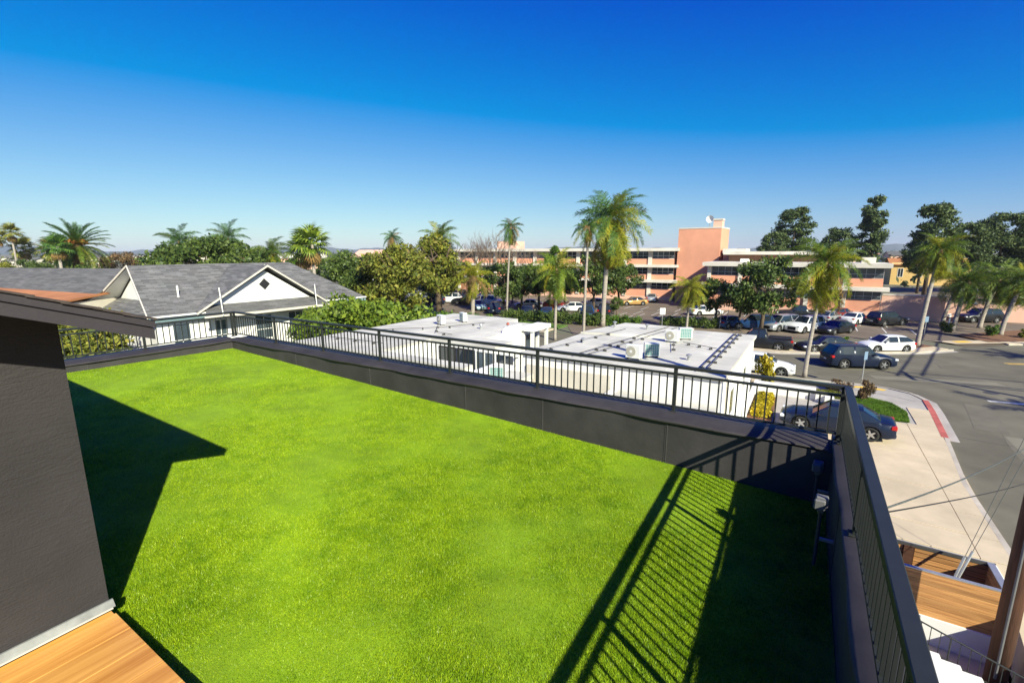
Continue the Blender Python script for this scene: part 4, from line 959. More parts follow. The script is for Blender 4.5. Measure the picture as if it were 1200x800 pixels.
# ------------------------------------------------------------------ cars
def car_meshes(kind):
    P = dict(sedan=dict(L=4.65,Wd=1.80,belt=0.92,roof=1.43,hood=0.86,trunk=0.98,xc=0.95,xr=0.25,xb=-1.05,xt=-1.75,wr=0.60),
             hatch=dict(L=4.30,Wd=1.78,belt=0.95,roof=1.47,hood=0.88,trunk=1.00,xc=0.95,xr=0.25,xb=-1.35,xt=-2.02,wr=0.61),
             suv=dict(L=4.75,Wd=1.92,belt=1.12,roof=1.76,hood=1.06,trunk=1.12,xc=0.95,xr=0.35,xb=-1.85,xt=-2.28,wr=0.68),
             van=dict(L=4.95,Wd=1.96,belt=1.08,roof=1.78,hood=1.00,trunk=1.08,xc=1.45,xr=0.65,xb=-1.95,xt=-2.38,wr=0.70),
             pickup=dict(L=5.65,Wd=1.98,belt=1.15,roof=1.83,hood=1.12,trunk=1.12,xc=1.05,xr=0.50,xb=-0.60,xt=-0.85,wr=0.68))[kind]
    L, wd = P['L']/2, P['Wd']/2
    wbx = L*0.60; R = 0.345 if kind in ('sedan','hatch') else 0.385; RA = R+0.06
    xs = {-L,-L+0.12,-L+0.3, L-0.45, L-0.2, L-0.06, L, P['xc'],P['xr'],P['xb'],P['xt']}
    for wx in (wbx, -wbx):
        for k in range(9): xs.add(round(wx+RA*math.cos(math.pi*k/8),3))
        xs.add(wx+RA+0.03); xs.add(wx-RA-0.03)
    mid = (P['xr']+P['xb'])/2
    xs |= {mid-0.05, mid+0.05, P['xr']-0.03, P['xb']+0.08}
    xs = sorted(x for x in xs if -L <= x <= L)
    xx = [xs[0]]
    for x in xs[1:]:
        if x-xx[-1] > 0.012: xx.append(x)
    xs = xx
    def lerp(x, pts):
        for (a, za), (b_, zb_) in zip(pts, pts[1:]):
            if x <= b_: return za+(zb_-za)*(x-a)/(b_-a) if b_ > a else zb_
        return pts[-1][1]
    nose = P['hood']-0.16
    ztop = [(-L, P['trunk']-0.10),(-L+0.15,P['trunk']),(P['xt'],P['trunk']+0.02),(P['xb'],P['roof']-0.03),((P['xb']+P['xr'])/2,P['roof']),(P['xr'],P['roof']-0.02),(P['xc'],P['hood']+0.05),(L-0.5,P['hood']-0.04),(L-0.12,nose),(L,nose-0.14)]
    if P['xt'] <= -L+0.16: ztop = [(-L,P['trunk']-0.1)]+ztop[2:]
    def sec(x):
        t = abs(x)/L
        w_ = wd*(1-0.10*max(0,(t-0.55)/0.45)**2 - 0.05*max(0,(t-0.9)/0.1)**2)
        zb_ = 0.24
        for wx in (wbx,-wbx):
            d = abs(x-wx)
            if d <= RA+1e-6: zb_ = max(zb_, R+math.sqrt(max(0,RA*RA-d*d))*0.97)
        if t > 0.93: zb_ = max(zb_, 0.30)
        zt_ = lerp(x, ztop)
        cab = P['xt'] < x < P['xc']
        zbelt = min(P['belt'] + 0.05*(-x/L), zt_-0.06) if cab or x <= P['xt'] else zt_-0.07
        if x >= P['xc'] or x <= P['xt']: zbelt = zt_-0.07
        fr = max(0, min(1, (zt_-zbelt-0.06)/(P['roof']-P['belt'])))
        wr_ = (w_-0.10)*(1-fr)+P['wr']*fr
        z1 = max(zb_+0.03, 0.36); z2 = max(z1+0.02, 0.62*zbelt+0.05)
        z2 = min(z2, zbelt-0.02) if zbelt-0.02 > z1 else z1+0.01
        zbelt = max(zbelt, z2+0.02); zt_ = max(zt_, zbelt+0.05)
        crown = 0.02
        return [(w_-0.05,zb_),(w_-0.005,z1),(w_,z2),(w_-0.035,zbelt),(wr_,zt_-0.045),(wr_*0.86,zt_-0.012),(0,zt_+crown)]
    S = [sec(x) for x in xs]
    def strip(sel, sides=(1,-1)):
        b = MB(); id_ = {}
        def V(i, j, sd):
            k = (i,j,sd if j < 6 else 1)
            if k not in id_:
                id_[k] = len(b.v); y, z = S[i][j]; b.v.append((xs[i], sd*y, z))
            return id_[k]
        for i in range(len(xs)-1):
            for j in range(6):
                if sel(i, j):
                    for sd in sides: b.f.append((V(i,j,sd),V(i+1,j,sd),V(i+1,j+1,sd),V(i,j+1,sd)))
        return b, V
    def kindof(i, j):
        xm = (xs[i]+xs[i+1])/2
        if j == 3 and P['xt']+0.10 < xm < P['xc']-0.12:
            if abs(xm-mid) < 0.05: return 'body'
            if xm > P['xb']+0.02 and xm < P['xb']+0.09 and kind in ('suv','van'): return 'body'
            if kind == 'pickup' and xm < P['xb']: return 'body'
            return 'side'
        if j == 5 and P['xr'] < xm < P['xc']: return 'wind'
        if j == 5 and P['xt'] < xm < P['xb']: return 'rear'
        return 'body'
    out = {}
    b, V = strip(lambda i, j: kindof(i,j) == 'body')
    for i in (0, len(xs)-1):
        b.f.append(tuple([V(i,j,1) for j in range(6)]+[V(i,6,1)]+[V(i,j,-1) for j in range(5,-1,-1)]))
    out['body'] = b.mesh('body', True)
    runs = []; out['side_window'] = []
    for i in range(len(xs)-1):
        if kindof(i,3) == 'side':
            if runs and runs[-1][-1] == i-1: runs[-1].append(i)
            else: runs.append([i])
    for run in runs:
        for sd in (1,-1): out['side_window'].append(strip(lambda i, j: j == 3 and i in run, (sd,))[0].mesh('side_window'))
    for key, nm in (('wind','windscreen'),('rear','rear_window')):
        b, _ = strip(lambda i, j: kindof(i,j) == key)
        if b.f: out[nm] = b.mesh(nm, False)
    u = MB().box((-L+0.25,-wd+0.26,0.2),(L-0.25,wd-0.26,0.62)); u.box((-L+0.4,-wd+0.10,0.25),(-wbx-RA-0.02,wd-0.10,0.5)); u.box((-wbx+RA+0.02,-wd+0.08,0.22),(wbx-RA-0.02,wd-0.08,0.5))
    out['underbody'] = u.mesh('underbody')
    hz_ = nose-0.10
    out['headlight'] = [(MB().cbox((L-0.26,s*(wd*0.80)-0.17,hz_-0.09),(L-0.012,s*(wd*0.80)+0.10,hz_+0.05),0.03)).mesh('headlight') for s in (1,-1)]
    tz = P['trunk']-0.13
    out['taillight'] = [(MB().cbox((-L-0.012,s*(wd*0.80)-0.14,tz-0.13),(-L+0.2,s*(wd*0.80)+0.13,tz+0.05),0.02)).mesh('taillight') for s in (1,-1)]
    out['grille'] = MB().cbox((L-0.10,-wd*0.50,0.36),(L+0.012,wd*0.50,hz_-0.05),0.02).mesh('grille')
    out['rear_bumper'] = MB().cbox((-L-0.03,-wd*0.84,0.32),(-L+0.15,wd*0.84,0.50),0.03).mesh('rear_bumper')
    out['licence_plate'] = MB().box((-L-0.036,-0.16,0.60),(-L-0.014,0.16,0.71)).mesh('licence_plate')
    out['mirror'] = [MB().cbox((P['xc']-0.42,s*(wd-0.02)-0.02,P['belt']+0.02),(P['xc']-0.26,s*(wd+0.16)+0.02*s,P['belt']+0.15),0.02).mesh('mirror') for s in (1,-1)]
    ty = MB(); K = 22; prof = [(R*0.66,-0.10),(R*0.93,-0.105),(R,-0.07),(R,0.07),(R*0.93,0.105),(R*0.66,0.10)]
    vs = [(r_*math.cos(2*math.pi*k/K), y, r_*math.sin(2*math.pi*k/K)) for r_, y in prof for k in range(K)]
    ty.add(vs, [(i*K+k, i*K+(k+1)%K, (i+1)%6*K+(k+1)%K, (i+1)%6*K+k) for i in range(6) for k in range(K)])
    out['tyre'] = ty.mesh('tyre', True)
    rm = MB(); rm.tube([(0,-0.03,0),(0,0.03,0)], R*0.66, K)
    rm2 = MB()
    for k in range(5):
        a = 2*math.pi*k/5
        for sy_ in (1,-1):
            c, s_ = math.cos(a), math.sin(a)
            vs = [(c*r_-s_*t_, sy_*y, s_*r_+c*t_) for r_, t_, y in ((0.04,-0.045,0.085),(R*0.64,-0.03,0.075),(R*0.64,0.03,0.075),(0.04,0.045,0.085))]
            vs2 = [(x_, sy_*0.03, z_) for x_, _, z_ in vs]
            rm2.add(vs+vs2, [(0,1,2,3),(0,4,5,1),(1,5,6,2),(2,6,7,3),(3,7,4,0)])
    rm2.tube([(0,-0.09,0),(0,0.09,0)], 0.07, 12)
    out['rim'] = rm2.mesh('rim'); out['hub'] = rm.mesh('hub')
    if kind == 'pickup':
        x0, x1 = -L+0.06, P['xt']-0.10
        out['bed_liner'] = MB().box((x0+0.04,-wd+0.17,P['trunk']+0.03),(x1,wd-0.17,P['trunk']+0.052)).mesh('bed_liner')
    if kind == 'suv':
        rk = MB()
        for s in (1,-1): rk.tube([(P['xb']+0.1,s*0.60,P['roof']+0.03),(P['xr']-0.1,s*0.60,P['roof']+0.03)], 0.025, 6)
        out['roof_rails'] = rk.mesh('roof_rails')
    out['wbx'] = wbx; out['ty'] = wd-0.13; out['R'] = R
    return out
CM = {k: car_meshes(k) for k in ('sedan','hatch','suv','van','pickup')}
PAINT = {}
for nm, c, met in (('white',(0.74,0.74,0.72),0.0),('silver',(0.42,0.44,0.45),0.5),('black',(0.012,0.013,0.016),0.0),('navy',(0.008,0.014,0.034),0.1),('blue',(0.018,0.055,0.15),0.1),
                   ('tan',(0.44,0.27,0.10),0.3),('red',(0.16,0.022,0.018),0.1),('paleblue',(0.33,0.50,0.55),0.2),('green',(0.02,0.065,0.06),0.2),('grey',(0.12,0.125,0.13),0.3)):
    p = mat('car_paint_'+nm, c, 0.32, 0.0, metal=met, spec=0.3); bb = p.node_tree.nodes['Principled BSDF']
    bb.inputs['Coat Weight'].default_value = 0.22; bb.inputs['Coat Roughness'].default_value = 0.06
    PAINT[nm] = p
def car(kind, colour, label, x, y, heading, z=RZ, group='parked cars', name=None):
    C = CM[kind]; nm = {'sedan':'sedan_car','hatch':'hatchback_car','suv':'sport_utility_car','van':'minivan','pickup':'pickup_truck'}[kind]
    t = thing(nm, label, 'car' if kind != 'pickup' else 'pickup truck', (x,y,z), heading, group)
    body_ = obj('body', C['body'], PAINT[colour], t)
    for me in C['side_window']: obj('side_window', me, M['glass'], t)
    for k in ('windscreen','rear_window'):
        if k in C: obj(k, C[k], M['glass'], t)
    obj('underbody', C['underbody'], M['dark'], t)
    for me in C['headlight']: obj('headlight', me, M['headlight'], t)
    for me in C['taillight']: obj('taillight', me, M['taillight'], t)
    obj('grille', C['grille'], M['dark'], t); obj('rear_bumper', C['rear_bumper'], M['dark'] if colour in ('white','silver') and kind != 'sedan' else PAINT[colour], t); obj('licence_plate', C['licence_plate'], M['plate'], t)
    for me in C['mirror']: obj('mirror', me, PAINT[colour], t)
    for k in ('bed_liner','roof_rails'):
        if k in C: obj(k, C[k], M['dark'], t)
    for sx in (1,-1):
        for sy_ in (1,-1):
            w_ = obj('wheel', C['tyre'], M['tyre'], t, (sx*C['wbx'], sy_*C['ty'], C['R']))
            obj('rim', C['rim'], M['rim'], w_); obj('hub', C['hub'], M['dark'], w_)
    return t
g1_, g2_ = 'cars on the street', 'cars in the parking lot'
car('suv','navy','dark navy sport utility car driving along the street past the corner', 27.0,35.6,rad(-6),group=g1_)
car('hatch','white','white hatchback parked at the far kerb beside the leaning palm', 33.7,41.5-0.1,rad(180),group=g1_)
car('sedan','black','black sedan parked at the far kerb behind the white hatchback', 28.2,41.35,rad(180),group=g1_)
car('pickup','black','black pickup truck parked at the far kerb by the white roof corner', 23.0,43.2-0.2,math.pi+TH+0.06,group=g1_)
car('hatch','white','white car parked at the near kerb beside the white building', *W(-2.35,38.75),TH,group=g1_)
car('sedan','navy','dark navy sedan parked on the driveway under the terrace corner', *W(1.75,27.2),math.pi+TH-0.03,z=G-0.0+0.002,group=g1_)
car('sedan','paleblue','pale blue car parked behind the white pergola', *W(-31.0,44.7),math.pi+TH,group=g1_)
car('sedan','green','dark teal car parked behind the green-coiled condenser by the hedge', *W(-39.5,44.7),math.pi+TH,group=g1_)
LOTZ = RZ+0.012
def P2(u, v, dz=0):       # ground point of the lot seen under image point (layout survey)
    f = 547.66; a = (u-600)/f; b_ = -(v-400)/f; cp, sp = math.cos(0.189), math.sin(0.189)
    d = (a, cp+b_*sp, b_*cp-sp); t_ = (LOTZ-2.85)/d[2]; return (d[0]*t_, d[1]*t_)
for kind, colour, u, v, hd, lab in [
    ('suv','white',526,355,180,'white boxy sport utility car beside the thin palm in the lot'),
    ('pickup','black',549,357.5,170,'black pickup truck in the left part of the lot'),
    ('hatch','paleblue',561,363.5,-70,'pale blue hatchback facing the street between the palms'),
    ('suv','white',577,358.5,-15,'white sport utility car under the dark lot trees'),
    ('suv','blue',541,350,60,'bright blue car behind the black pickup in the lot'),
    ('sedan','grey',571,352,40,'grey car under the tree at the back of the lot'),
    ('suv','navy',583,367.5,80,'navy sport utility car backed up to the lawn verge by the thin palm'),
    ('suv','navy',620,371.5,80,'navy sport utility car backed up to the lawn verge under the trees'),
    ('sedan','blue',642,372.5,78,'blue sedan backed up to the lawn verge beside the yellow palm'),
    ('sedan','red',645,362,150,'dark red car in the shade behind the blue sedan'),
    ('sedan','white',620,361.5,160,'white car in the shade of the dark trees'),
    ('hatch','white',669,366,180,'white hatchback alone right of the yellow palm'),
    ('pickup','blue',688,374.5,80,'blue pickup truck by the hedge at the feathery palm'),
    ('suv','black',710,371,70,'black sport utility car behind the tall feathery palm'),
    ('sedan','white',697,360,150,'white sedan at the back of the lot under dark foliage'),
    ('sedan','tan',742,358.5,185,'tan gold sedan parked before the three-storey wing'),
    ('sedan','silver',764,354.0,70,'silver car in the lit bay beside the tower shadow'),
    ('sedan','white',826,370.5,10,'white sedan behind the drooping yellow palm'),
    ('sedan','blue',856,385,25,'blue sedan in the shade beside the staked tree'),
    ('suv','blue',882,387.5,150,'blue sport utility car under the big dark tree'),
    ('sedan','green',899,386.5,150,'dark green sedan between the blue car and the minivan'),
    ('van','silver',914,388.5,205,'silver minivan in the front row of the lot'),
    ('suv','white',943,390.5,205,'white sport utility car in the front row of the lot'),
    ('sedan','black',978,392.5,205,'black sedan in the front row of the lot by the mulch'),
    ('hatch','silver',971,379,35,'silver hatchback in the second row of the lot'),
    ('sedan','white',1002,381,30,'white sedan showing its tail before the office corner'),
    ('suv','black',1038,383,15,'black sport utility car beside the pale pink wall'),
    ('pickup','black',936,375,160,'black pickup truck close to the office ground floor'),
    ('sedan','red',985,374.5,20,'dark red sedan close to the office ground floor'),
    ('suv','black',1146,379.5,178,'black sport utility car behind the row of palms'),
    ('sedan','white',1116,374,200,'white sedan by the lower pink garden wall'),
    ('hatch','paleblue',1128,368,190,'pale blue hatchback behind the white sedan by the pink wall'),
    ('suv','blue',1170,354.5,30,'blue sport utility car in the far lot'),
    ('suv','navy',1192,357,30,'navy sport utility car in the far lot'),
    ('sedan','white',482,349,180,'white sedan under the olive tree edge of the lot'),
    ('sedan','silver',498,352,180,'silver sedan beside the thin palm under the trees'),
    ('suv','navy',506,357,180,'navy sport utility car by the palm trunk at the hedge')]:
    x, y = P2(u, v); d = Vector((x,y)).normalized()
    car(kind, colour, lab, x+d.x*0.9, y+d.y*0.9, rad(hd), LOTZ+0.002, g2_)

# ------------------------------------------------------------------ vegetation
def leaf_mesh(name, clusters, n, size, seed, shell=0.45, flat=0.0, tri=False):
    r = np.random.default_rng(seed); cl = np.array(clusters, dtype=float)
    vol = (cl[:,3]*cl[:,4]*cl[:,5])**0.67; idx = r.choice(len(cl), n, p=vol/vol.sum())
    d = r.normal(size=(n,3)); d /= np.linalg.norm(d, axis=1, keepdims=True)
    rr = r.random(n)**shell
    c = cl[idx,:3] + d*rr[:,None]*cl[idx,3:6]*(0.85+0.3*r.random((n,1)))
    nr = r.normal(size=(n,3))+d*0.9; nr[:,2] += flat; nr /= np.linalg.norm(nr, axis=1, keepdims=True)
    a = np.cross(nr, r.normal(size=(n,3))); a /= np.linalg.norm(a, axis=1, keepdims=True); b = np.cross(nr, a)
    s = (size*(0.4+1.5*r.random(n)**1.8))[:,None]
    if tri: v = np.stack([c-a*s, c+a*s*.6+b*s*.5, c+a*s*.3-b*s*.6], 1); k = 3
    else: v = np.stack([c-a*s, c-b*s*0.55, c+a*s, c+b*s*0.55], 1); k = 4
    return np_mesh(name, v.reshape(-1,3), k)
def blob_clusters(seed, R, H, z0, n, rc, squash=0.8):
    r = random.Random(seed); out = []
    for i in range(n):
        a = r.uniform(0, 2*math.pi); t = r.random(); z = z0+H*t
        prof = math.sin(math.pi*(0.12+0.80*t))**0.7
        q = R*prof*math.sqrt(r.uniform(0.15,1))
        c = rc*r.uniform(0.65,1.25)
        out.append((q*math.cos(a), q*math.sin(a), z, c, c, c*squash))
    return out
def limb_mesh(seed, h, r0, spread, n=6, fork=0.45, sides=7):
    r = random.Random(seed); b = MB()
    b.tube([(0,0,-0.1),(r.uniform(-.1,.1),r.uniform(-.1,.1),h*fork*0.6),(0,0,h*fork)], [r0*1.25,r0,r0*0.85], 9)
    for i in range(n):
        a = 2*math.pi*i/n+r.uniform(-.4,.4); q = spread*r.uniform(.5,1); zt_ = h*r.uniform(0.75,1.0)
        m_ = (q*0.45*math.cos(a), q*0.45*math.sin(a), h*(fork+0.25))
        b.tube([(0,0,h*fork-0.1), m_, (q*math.cos(a), q*math.sin(a), zt_)], [r0*0.6,r0*0.4,r0*0.12], sides)
        for k in range(2):
            a2 = a+r.uniform(-.9,.9); q2 = spread*r.uniform(.5,1.0)
            b.tube([m_, (q2*math.cos(a2), q2*math.sin(a2), h*r.uniform(.7,1.02))], [r0*0.32,r0*0.07], 5)
    return b.mesh('trunk', True)
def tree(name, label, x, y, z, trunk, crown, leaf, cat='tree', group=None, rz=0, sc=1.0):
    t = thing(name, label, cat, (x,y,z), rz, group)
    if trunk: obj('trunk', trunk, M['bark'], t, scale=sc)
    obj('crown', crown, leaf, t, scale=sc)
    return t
GZ = G-0.15
oak_tr = limb_mesh(1, 5.5, 0.17, 2.6)
oak_a = leaf_mesh('crown', blob_clusters(11, 2.9, 3.8, 2.6, 34, 0.95), 9000, 0.13, 12)
oak_b = leaf_mesh('crown', blob_clusters(21, 3.3, 4.4, 2.4, 38, 0.9), 9500, 0.13, 22)
oak_c = leaf_mesh('crown', blob_clusters(31, 2.3, 3.2, 2.4, 22, 0.8), 5200, 0.13, 32)
for (u, v, cr, sc, lf, lab) in [
    (590,366,oak_b,1.05,'ficus','dense dark lot tree behind the thin windblown palm'),
    (612,364,oak_a,1.0,'ficus','dense dark lot tree shading the white car'),
    (632,363,oak_c,1.1,'ficus','small dark lot tree left of the yellow palm'),
    (662,360,oak_a,0.9,'ficus','dark lot tree behind the white hatchback'),
    (696,364,oak_b,1.15,'ficus','dark lot tree behind the two feathery palms'),
    (724,362,oak_a,1.1,'ficus','dark lot tree right of the tall feathery palm trunk'),
    (505,360,oak_b,1.0,'ficus','dark lot tree beside the pale thin palm trunk'),
    (536,352,oak_a,1.1,'ficus','dark tree before the left end of the office wing'),
    (891,389,oak_b,1.16,'ficus','big dark round tree at the front of the lot'),
    (866,386,oak_c,0.85,'ficus','dark tree joined to the big round tree in the lot'),
    (838,383,oak_a,0.82,'ficus','small staked tree with thin leaning trunks'),
    (722,371,oak_c,0.45,'ficus','tiny staked sapling at the lot entrance')]:
    x, y = P2(u, v); tree('lot_tree', lab, x, y, GZ, oak_tr, cr, L_[lf], group='trees in the parking lot', rz=u*0.37, sc=sc)
for i, (u, v) in enumerate([(836,385),(843,386),(850,386)]):
    x, y = P2(u, v); t = tag(MB().tube([(0,0,0),(0.1*i,0,2.2)], 0.035, 6).build('tree_stake', M['galv']), ['left wooden stake at the small staked tree','middle wooden stake at the small staked tree','right wooden stake at the small staked tree'][i], 'stake', 'tree stakes'); t.location = (x,y,GZ+0.1)
for i, (u, Y, sc, lf, lab) in enumerate([(12,100,1.0,'olive','low olive tree under the slender fan palms'),(48,96,1.05,'ficus','dark tree left of the date palm foot'),(68,88,0.95,'hedge','green tree touching the date palm foot'),(112,88,0.95,'ficus','dark tree right of the date palm foot'),(152,105,1.25,'brownleaf','brownish tree between date palm and ficus'),(168,110,1.1,'brownleaf','smaller brownish tree beside the ficus'),(345,92,1.1,'hedge','green tree below the spreading fan palms'),(395,98,1.15,'ficus','dark tree right of the spreading fan palms')]):
    tree('town_tree', lab, (u-600)/547.66*Y*1.005, Y, GZ, oak_tr, (oak_a,oak_b,oak_c)[i % 3], L_[lf], group='trees beyond the roofs', rz=i*1.3, sc=sc)
# big background ficus, olive tree, hedges
ft = limb_mesh(5, 9, 0.35, 5.0, 7)
fc = leaf_mesh('crown', blob_clusters(41, 7.6, 6.2, 4.3, 60, 1.7), 17000, 0.26, 42)
tree('ficus_tree', 'wide dark ficus rising behind the grey roof ridge', -52.0, 80.0, GZ, ft, fc, L_['ficus'], sc=1.0)
fc2 = leaf_mesh('crown', blob_clusters(43, 4.6, 5.6, 3.6, 40, 1.5), 9000, 0.25, 44)
tree('ficus_tree', 'smaller ficus joined to the wide one behind the grey roof ridge', -43.5, 80.0, GZ, ft, fc2, L_['ficus'], sc=0.97)
oc1 = leaf_mesh('crown', blob_clusters(45, 4.6, 6.6, 2.2, 60, 1.25), 16000, 0.17, 46)
tree('olive_tree', 'tall olive-yellow tree between the shingled house and the lot', -13.8, 56.5, GZ, ft, oc1, L_['olive'], sc=1.02)
oc2 = leaf_mesh('crown', blob_clusters(47, 3.0, 5.8, 3.4, 36, 1.1), 9000, 0.17, 48)
tree('olive_tree', 'yellow-green tree behind the olive one, beside the left palm', -10.2, 65.0, GZ, ft, oc2, L_['olive'], sc=1.12)
tree('ficus_tree', 'dark green round tree left of the olive tree', -20.8, 62.0, GZ, oak_tr, oak_b, L_['ficus'], sc=1.25)
tree('ficus_tree', 'dark green tree tucked under the olive tree canopy', -17.6, 59.0, GZ, oak_tr, oak_a, L_['ficus'], sc=1.1, rz=1)
bc = leaf_mesh('crown', blob_clusters(51, 3.3, 3.6, 0.4, 48, 1.0), 12000, 0.14, 52)
bt = limb_mesh(7, 3.2, 0.12, 1.8)
for (x, y, sc, lab) in ((-13.0,39.0,1.20,'bright green bushy tree touching the shingled house eave'), (-9.4,38.6,1.05,'bright green bushy tree at the end of the court-side roof'), (-16.2,40.8,0.95,'bright green bush below the cross gable')):
    tree('bushy_tree', lab, x, y, GZ, bt, bc, L_['bright'], rz=x, sc=sc, group='bright bushes beside the white roof')
tree('bushy_tree', 'olive bush behind the railing near the dark eave', -30.0, 31.0, GZ, bt, bc, L_['olive'], rz=2, sc=1.12)
hc = leaf_mesh('crown', [(x*0.55, math.sin(x)*0.2, 0.9+0.25*math.sin(x*2.1), 0.7, 0.8, 0.85) for x in range(-7,8)], 6500, 0.11, 62)
for (x, y, rz, sc, m, lab) in ((-6.6,42.5,rad(-20),1.35,'bright','clipped bright hedge behind the pale roof condenser'), (-2.6,45.5,rad(-28),0.85,'hedge','clipped hedge behind the green-coiled roof condenser'),
        (-6.0,55.5,rad(-30),1.0,'hedge','hedge at the lawn verge below the left palms'), (12.2,56.3,rad(-30),0.8,'hedge','dark hedge at the foot of the tall feathery palm'), (2.0,59.5,rad(-30),0.9,'ficus','dark hedge along the lawn verge behind the navy cars'), (7.5,57.8,rad(-30),0.9,'ficus','dark hedge along the lawn verge behind the blue sedan'), (21.0,54.8,rad(-15),0.75,'ficus','low dark hedge by the lot entrance sign')):
    t = thing('hedge', lab, 'hedge', (x,y,GZ), rz, 'clipped hedges'); obj('foliage', hc, L_[m], t, scale=sc)
# low planters and small shrubs
sh = leaf_mesh('foliage', blob_clusters(71, 0.45, 0.5, 0.12, 14, 0.22), 1500, 0.05, 72)
def shrub(label, x, y, z, m, sc, group='small shrubs', cat='shrub'):
    t = thing('shrub', label, cat, (x,y,z), x, group); obj('foliage', sh, L_[m], t, scale=sc); return t
shrub('dark reddish spiky plant on the corner lawn', 21.25, 27.0, G, 'brownleaf', (0.9,0.9,1.6))
shrub('dry brown shrub behind the railing corner', 20.9, 28.9, G, 'brownleaf', (1.6,1.4,0.9))
shrub('tall yellow-green shrub against the white building corner', *W(-1.9,34.5), G-0.05, 'yellow', (1.3,1.3,2.9))
for i, (x, y, lab) in enumerate([(31.3,42.6+0.6,'low clipped bush in the mulch behind the black sedan'), (35.6,43.6,'low clipped bush in the mulch behind the white hatchback'), (50.4,48.2,'low dark bush at the foot of the palm row'), (52.6,47.2,'dry tuft in the mulch by the far ramp'), (54.2,46.9,'green tuft in the mulch beside the dry one'), (47.5,50.6,'spreading low bush among the palm trunks'), (58.0,47.5,'large tuft at the right end of the mulch bed')]):
    shrub(lab, x, y, G+0.02, 'hedge' if i < 3 else 'olive', 1.2+0.2*(i % 3))
pn = thing('planter', 'white low planter wall with yellow ground cover by the driveway', 'planter', W(-2.3,26.2,G-0.03), TH)
MB().box((0.0,0,0),(0.18,6.6,0.75)).build('wall', M['stucco_white'], pn)
MB().box((0.18,6.3,0),(3.3,6.5,0.72)).build('wall', M['stucco_white'], pn)
for i in range(5): MB().box((3.302+i*0.45,6.0-i*0.42,0),(3.302+(i+1)*0.45,6.45-i*0.42,0.55-i*0.1)).build('stepped_wall', M['stucco_white'], pn)
MB().box((0.2,0.6,0),(1.35,5.2,0.16)).build('bed', M['mulch'], pn)
yc = leaf_mesh('ground_cover', [(0.78,y_*0.4+0.9,0.30,0.5,0.35,0.18) for y_ in range(0,11)], 6000, 0.06, 82)
obj('ground_cover', yc, L_['yellow'], pn)
# lawns with blades
lawn_poly = [(19.45,24.9),(19.6,23.5),(20.65,23.05),(21.8,24.6),(22.2,26.2),(21.5,27.5),(20.6,27.6)]
struct(flat('lawn', lawn_poly, G-0.008+0.012, M['lawn']))
struct(flat('lawn', [W(-2.2,33.3),W(2.4,33.4),W(2.9,34.9),W(-2.2,35.0)], G+0.004, M['lawn']))
struct(flat('lawn', [W(-2.2,36.4),W(1.0,36.4),W(2.5,36.9),W(2.4,37.3),W(-2.2,37.3)], G+0.006, M['lawn']))
def in_poly(px, py, poly):
    c = np.zeros(len(px), bool); j = len(poly)-1
    for i in range(len(poly)):
        xi, yi = poly[i]; xj, yj = poly[j]
        cond = ((yi > py) != (yj > py)) & (px < (xj-xi)*(py-yi)/(yj-yi+1e-12)+xi); c ^= cond; j = i
    return c
def lawn_blades(name, N, poly, z, h, m, seed):
    r_ = np.random.default_rng(seed); xs_ = [p[0] for p in poly]; ys_ = [p[1] for p in poly]
    x = r_.uniform(min(xs_),max(xs_),N); y = r_.uniform(min(ys_),max(ys_),N); k = in_poly(x,y,poly); x = x[k]; y = y[k]; K = len(x)
    a = r_.uniform(0,6.28,K); hh = h*r_.uniform(.5,1.2,K); v = np.empty((K,3,3)); dx, dy = np.cos(a)*.02, np.sin(a)*.02
    v[:,0] = np.stack([x-dx,y-dy,np.full(K,z)],1); v[:,1] = np.stack([x+dx,y+dy,np.full(K,z)],1); v[:,2] = np.stack([x+r_.normal(0,.03,K),y+r_.normal(0,.03,K),z+hh],1)
    return stuff(obj(name, np_mesh(name, v.reshape(-1,3), 3), m))
lawn_blades('grass', 26000, lawn_poly, G+0.002, 0.10, L_['lawn'], 1)
lawn_blades('grass', 16000, [W(-2.2,33.3),W(2.4,33.4),W(2.9,34.9),W(-2.2,35.0)], G, 0.16, L_['olive'], 2)
lawn_blades('grass', 30000, [W(-60,48.2),W(-24.6,48.2),W(-24.6,51.2),W(-60,51.2)], G-0.03, 0.16, L_['lawn'], 4)

# ---- palms
def frond_mesh(name, L, droop, nl, ll, lw, seed, vee=0.5, hang=0.7, stiff=False):
    r = random.Random(seed); b = MB(); K = 14; P = []
    for i in range(K+1):
        t = i/K; P.append(Vector((L*(t-0.10*droop*t*t*t*2), 0, -droop*L*0.55*t*t)))
    b.tube(P, [0.035*(1-t_/K*0.85) for t_ in range(K+1)], 4)
    for i in range(nl):
        t = 0.12+0.86*i/nl; f = t*K; k = min(int(f), K-1); p = P[k].lerp(P[k+1], f-k); d = (P[k+1]-P[k]).normalized()
        l = ll*(0.45+0.55*math.sin(math.pi*min(1,0.12+t*0.82)))*r.uniform(.85,1.1)
        for s in (1,-1):
            up = vee+(r.uniform(-0.55,0.75) if not stiff else r.uniform(-.1,.3))
            side = Vector((0,s,0)); o = (side*(1-0.25*t)*r.uniform(.6,1.1)+d*r.uniform(.5,.95)+Vector((0,0,up))).normalized()
            q1 = p+o*l*0.5; q2 = q1+(o+Vector((0,0,-hang*2*r.uniform(.5,1.3)))).normalized()*l*0.55
            wv = d*lw
            b.add([p-wv*.6, p+wv*.6, q1+wv, q2, q1-wv], [(0,1,2,4),(4,2,3)])
    me = bpy.data.meshes.new(name); me.from_pydata(b.v, [], b.f); me.update(); return me
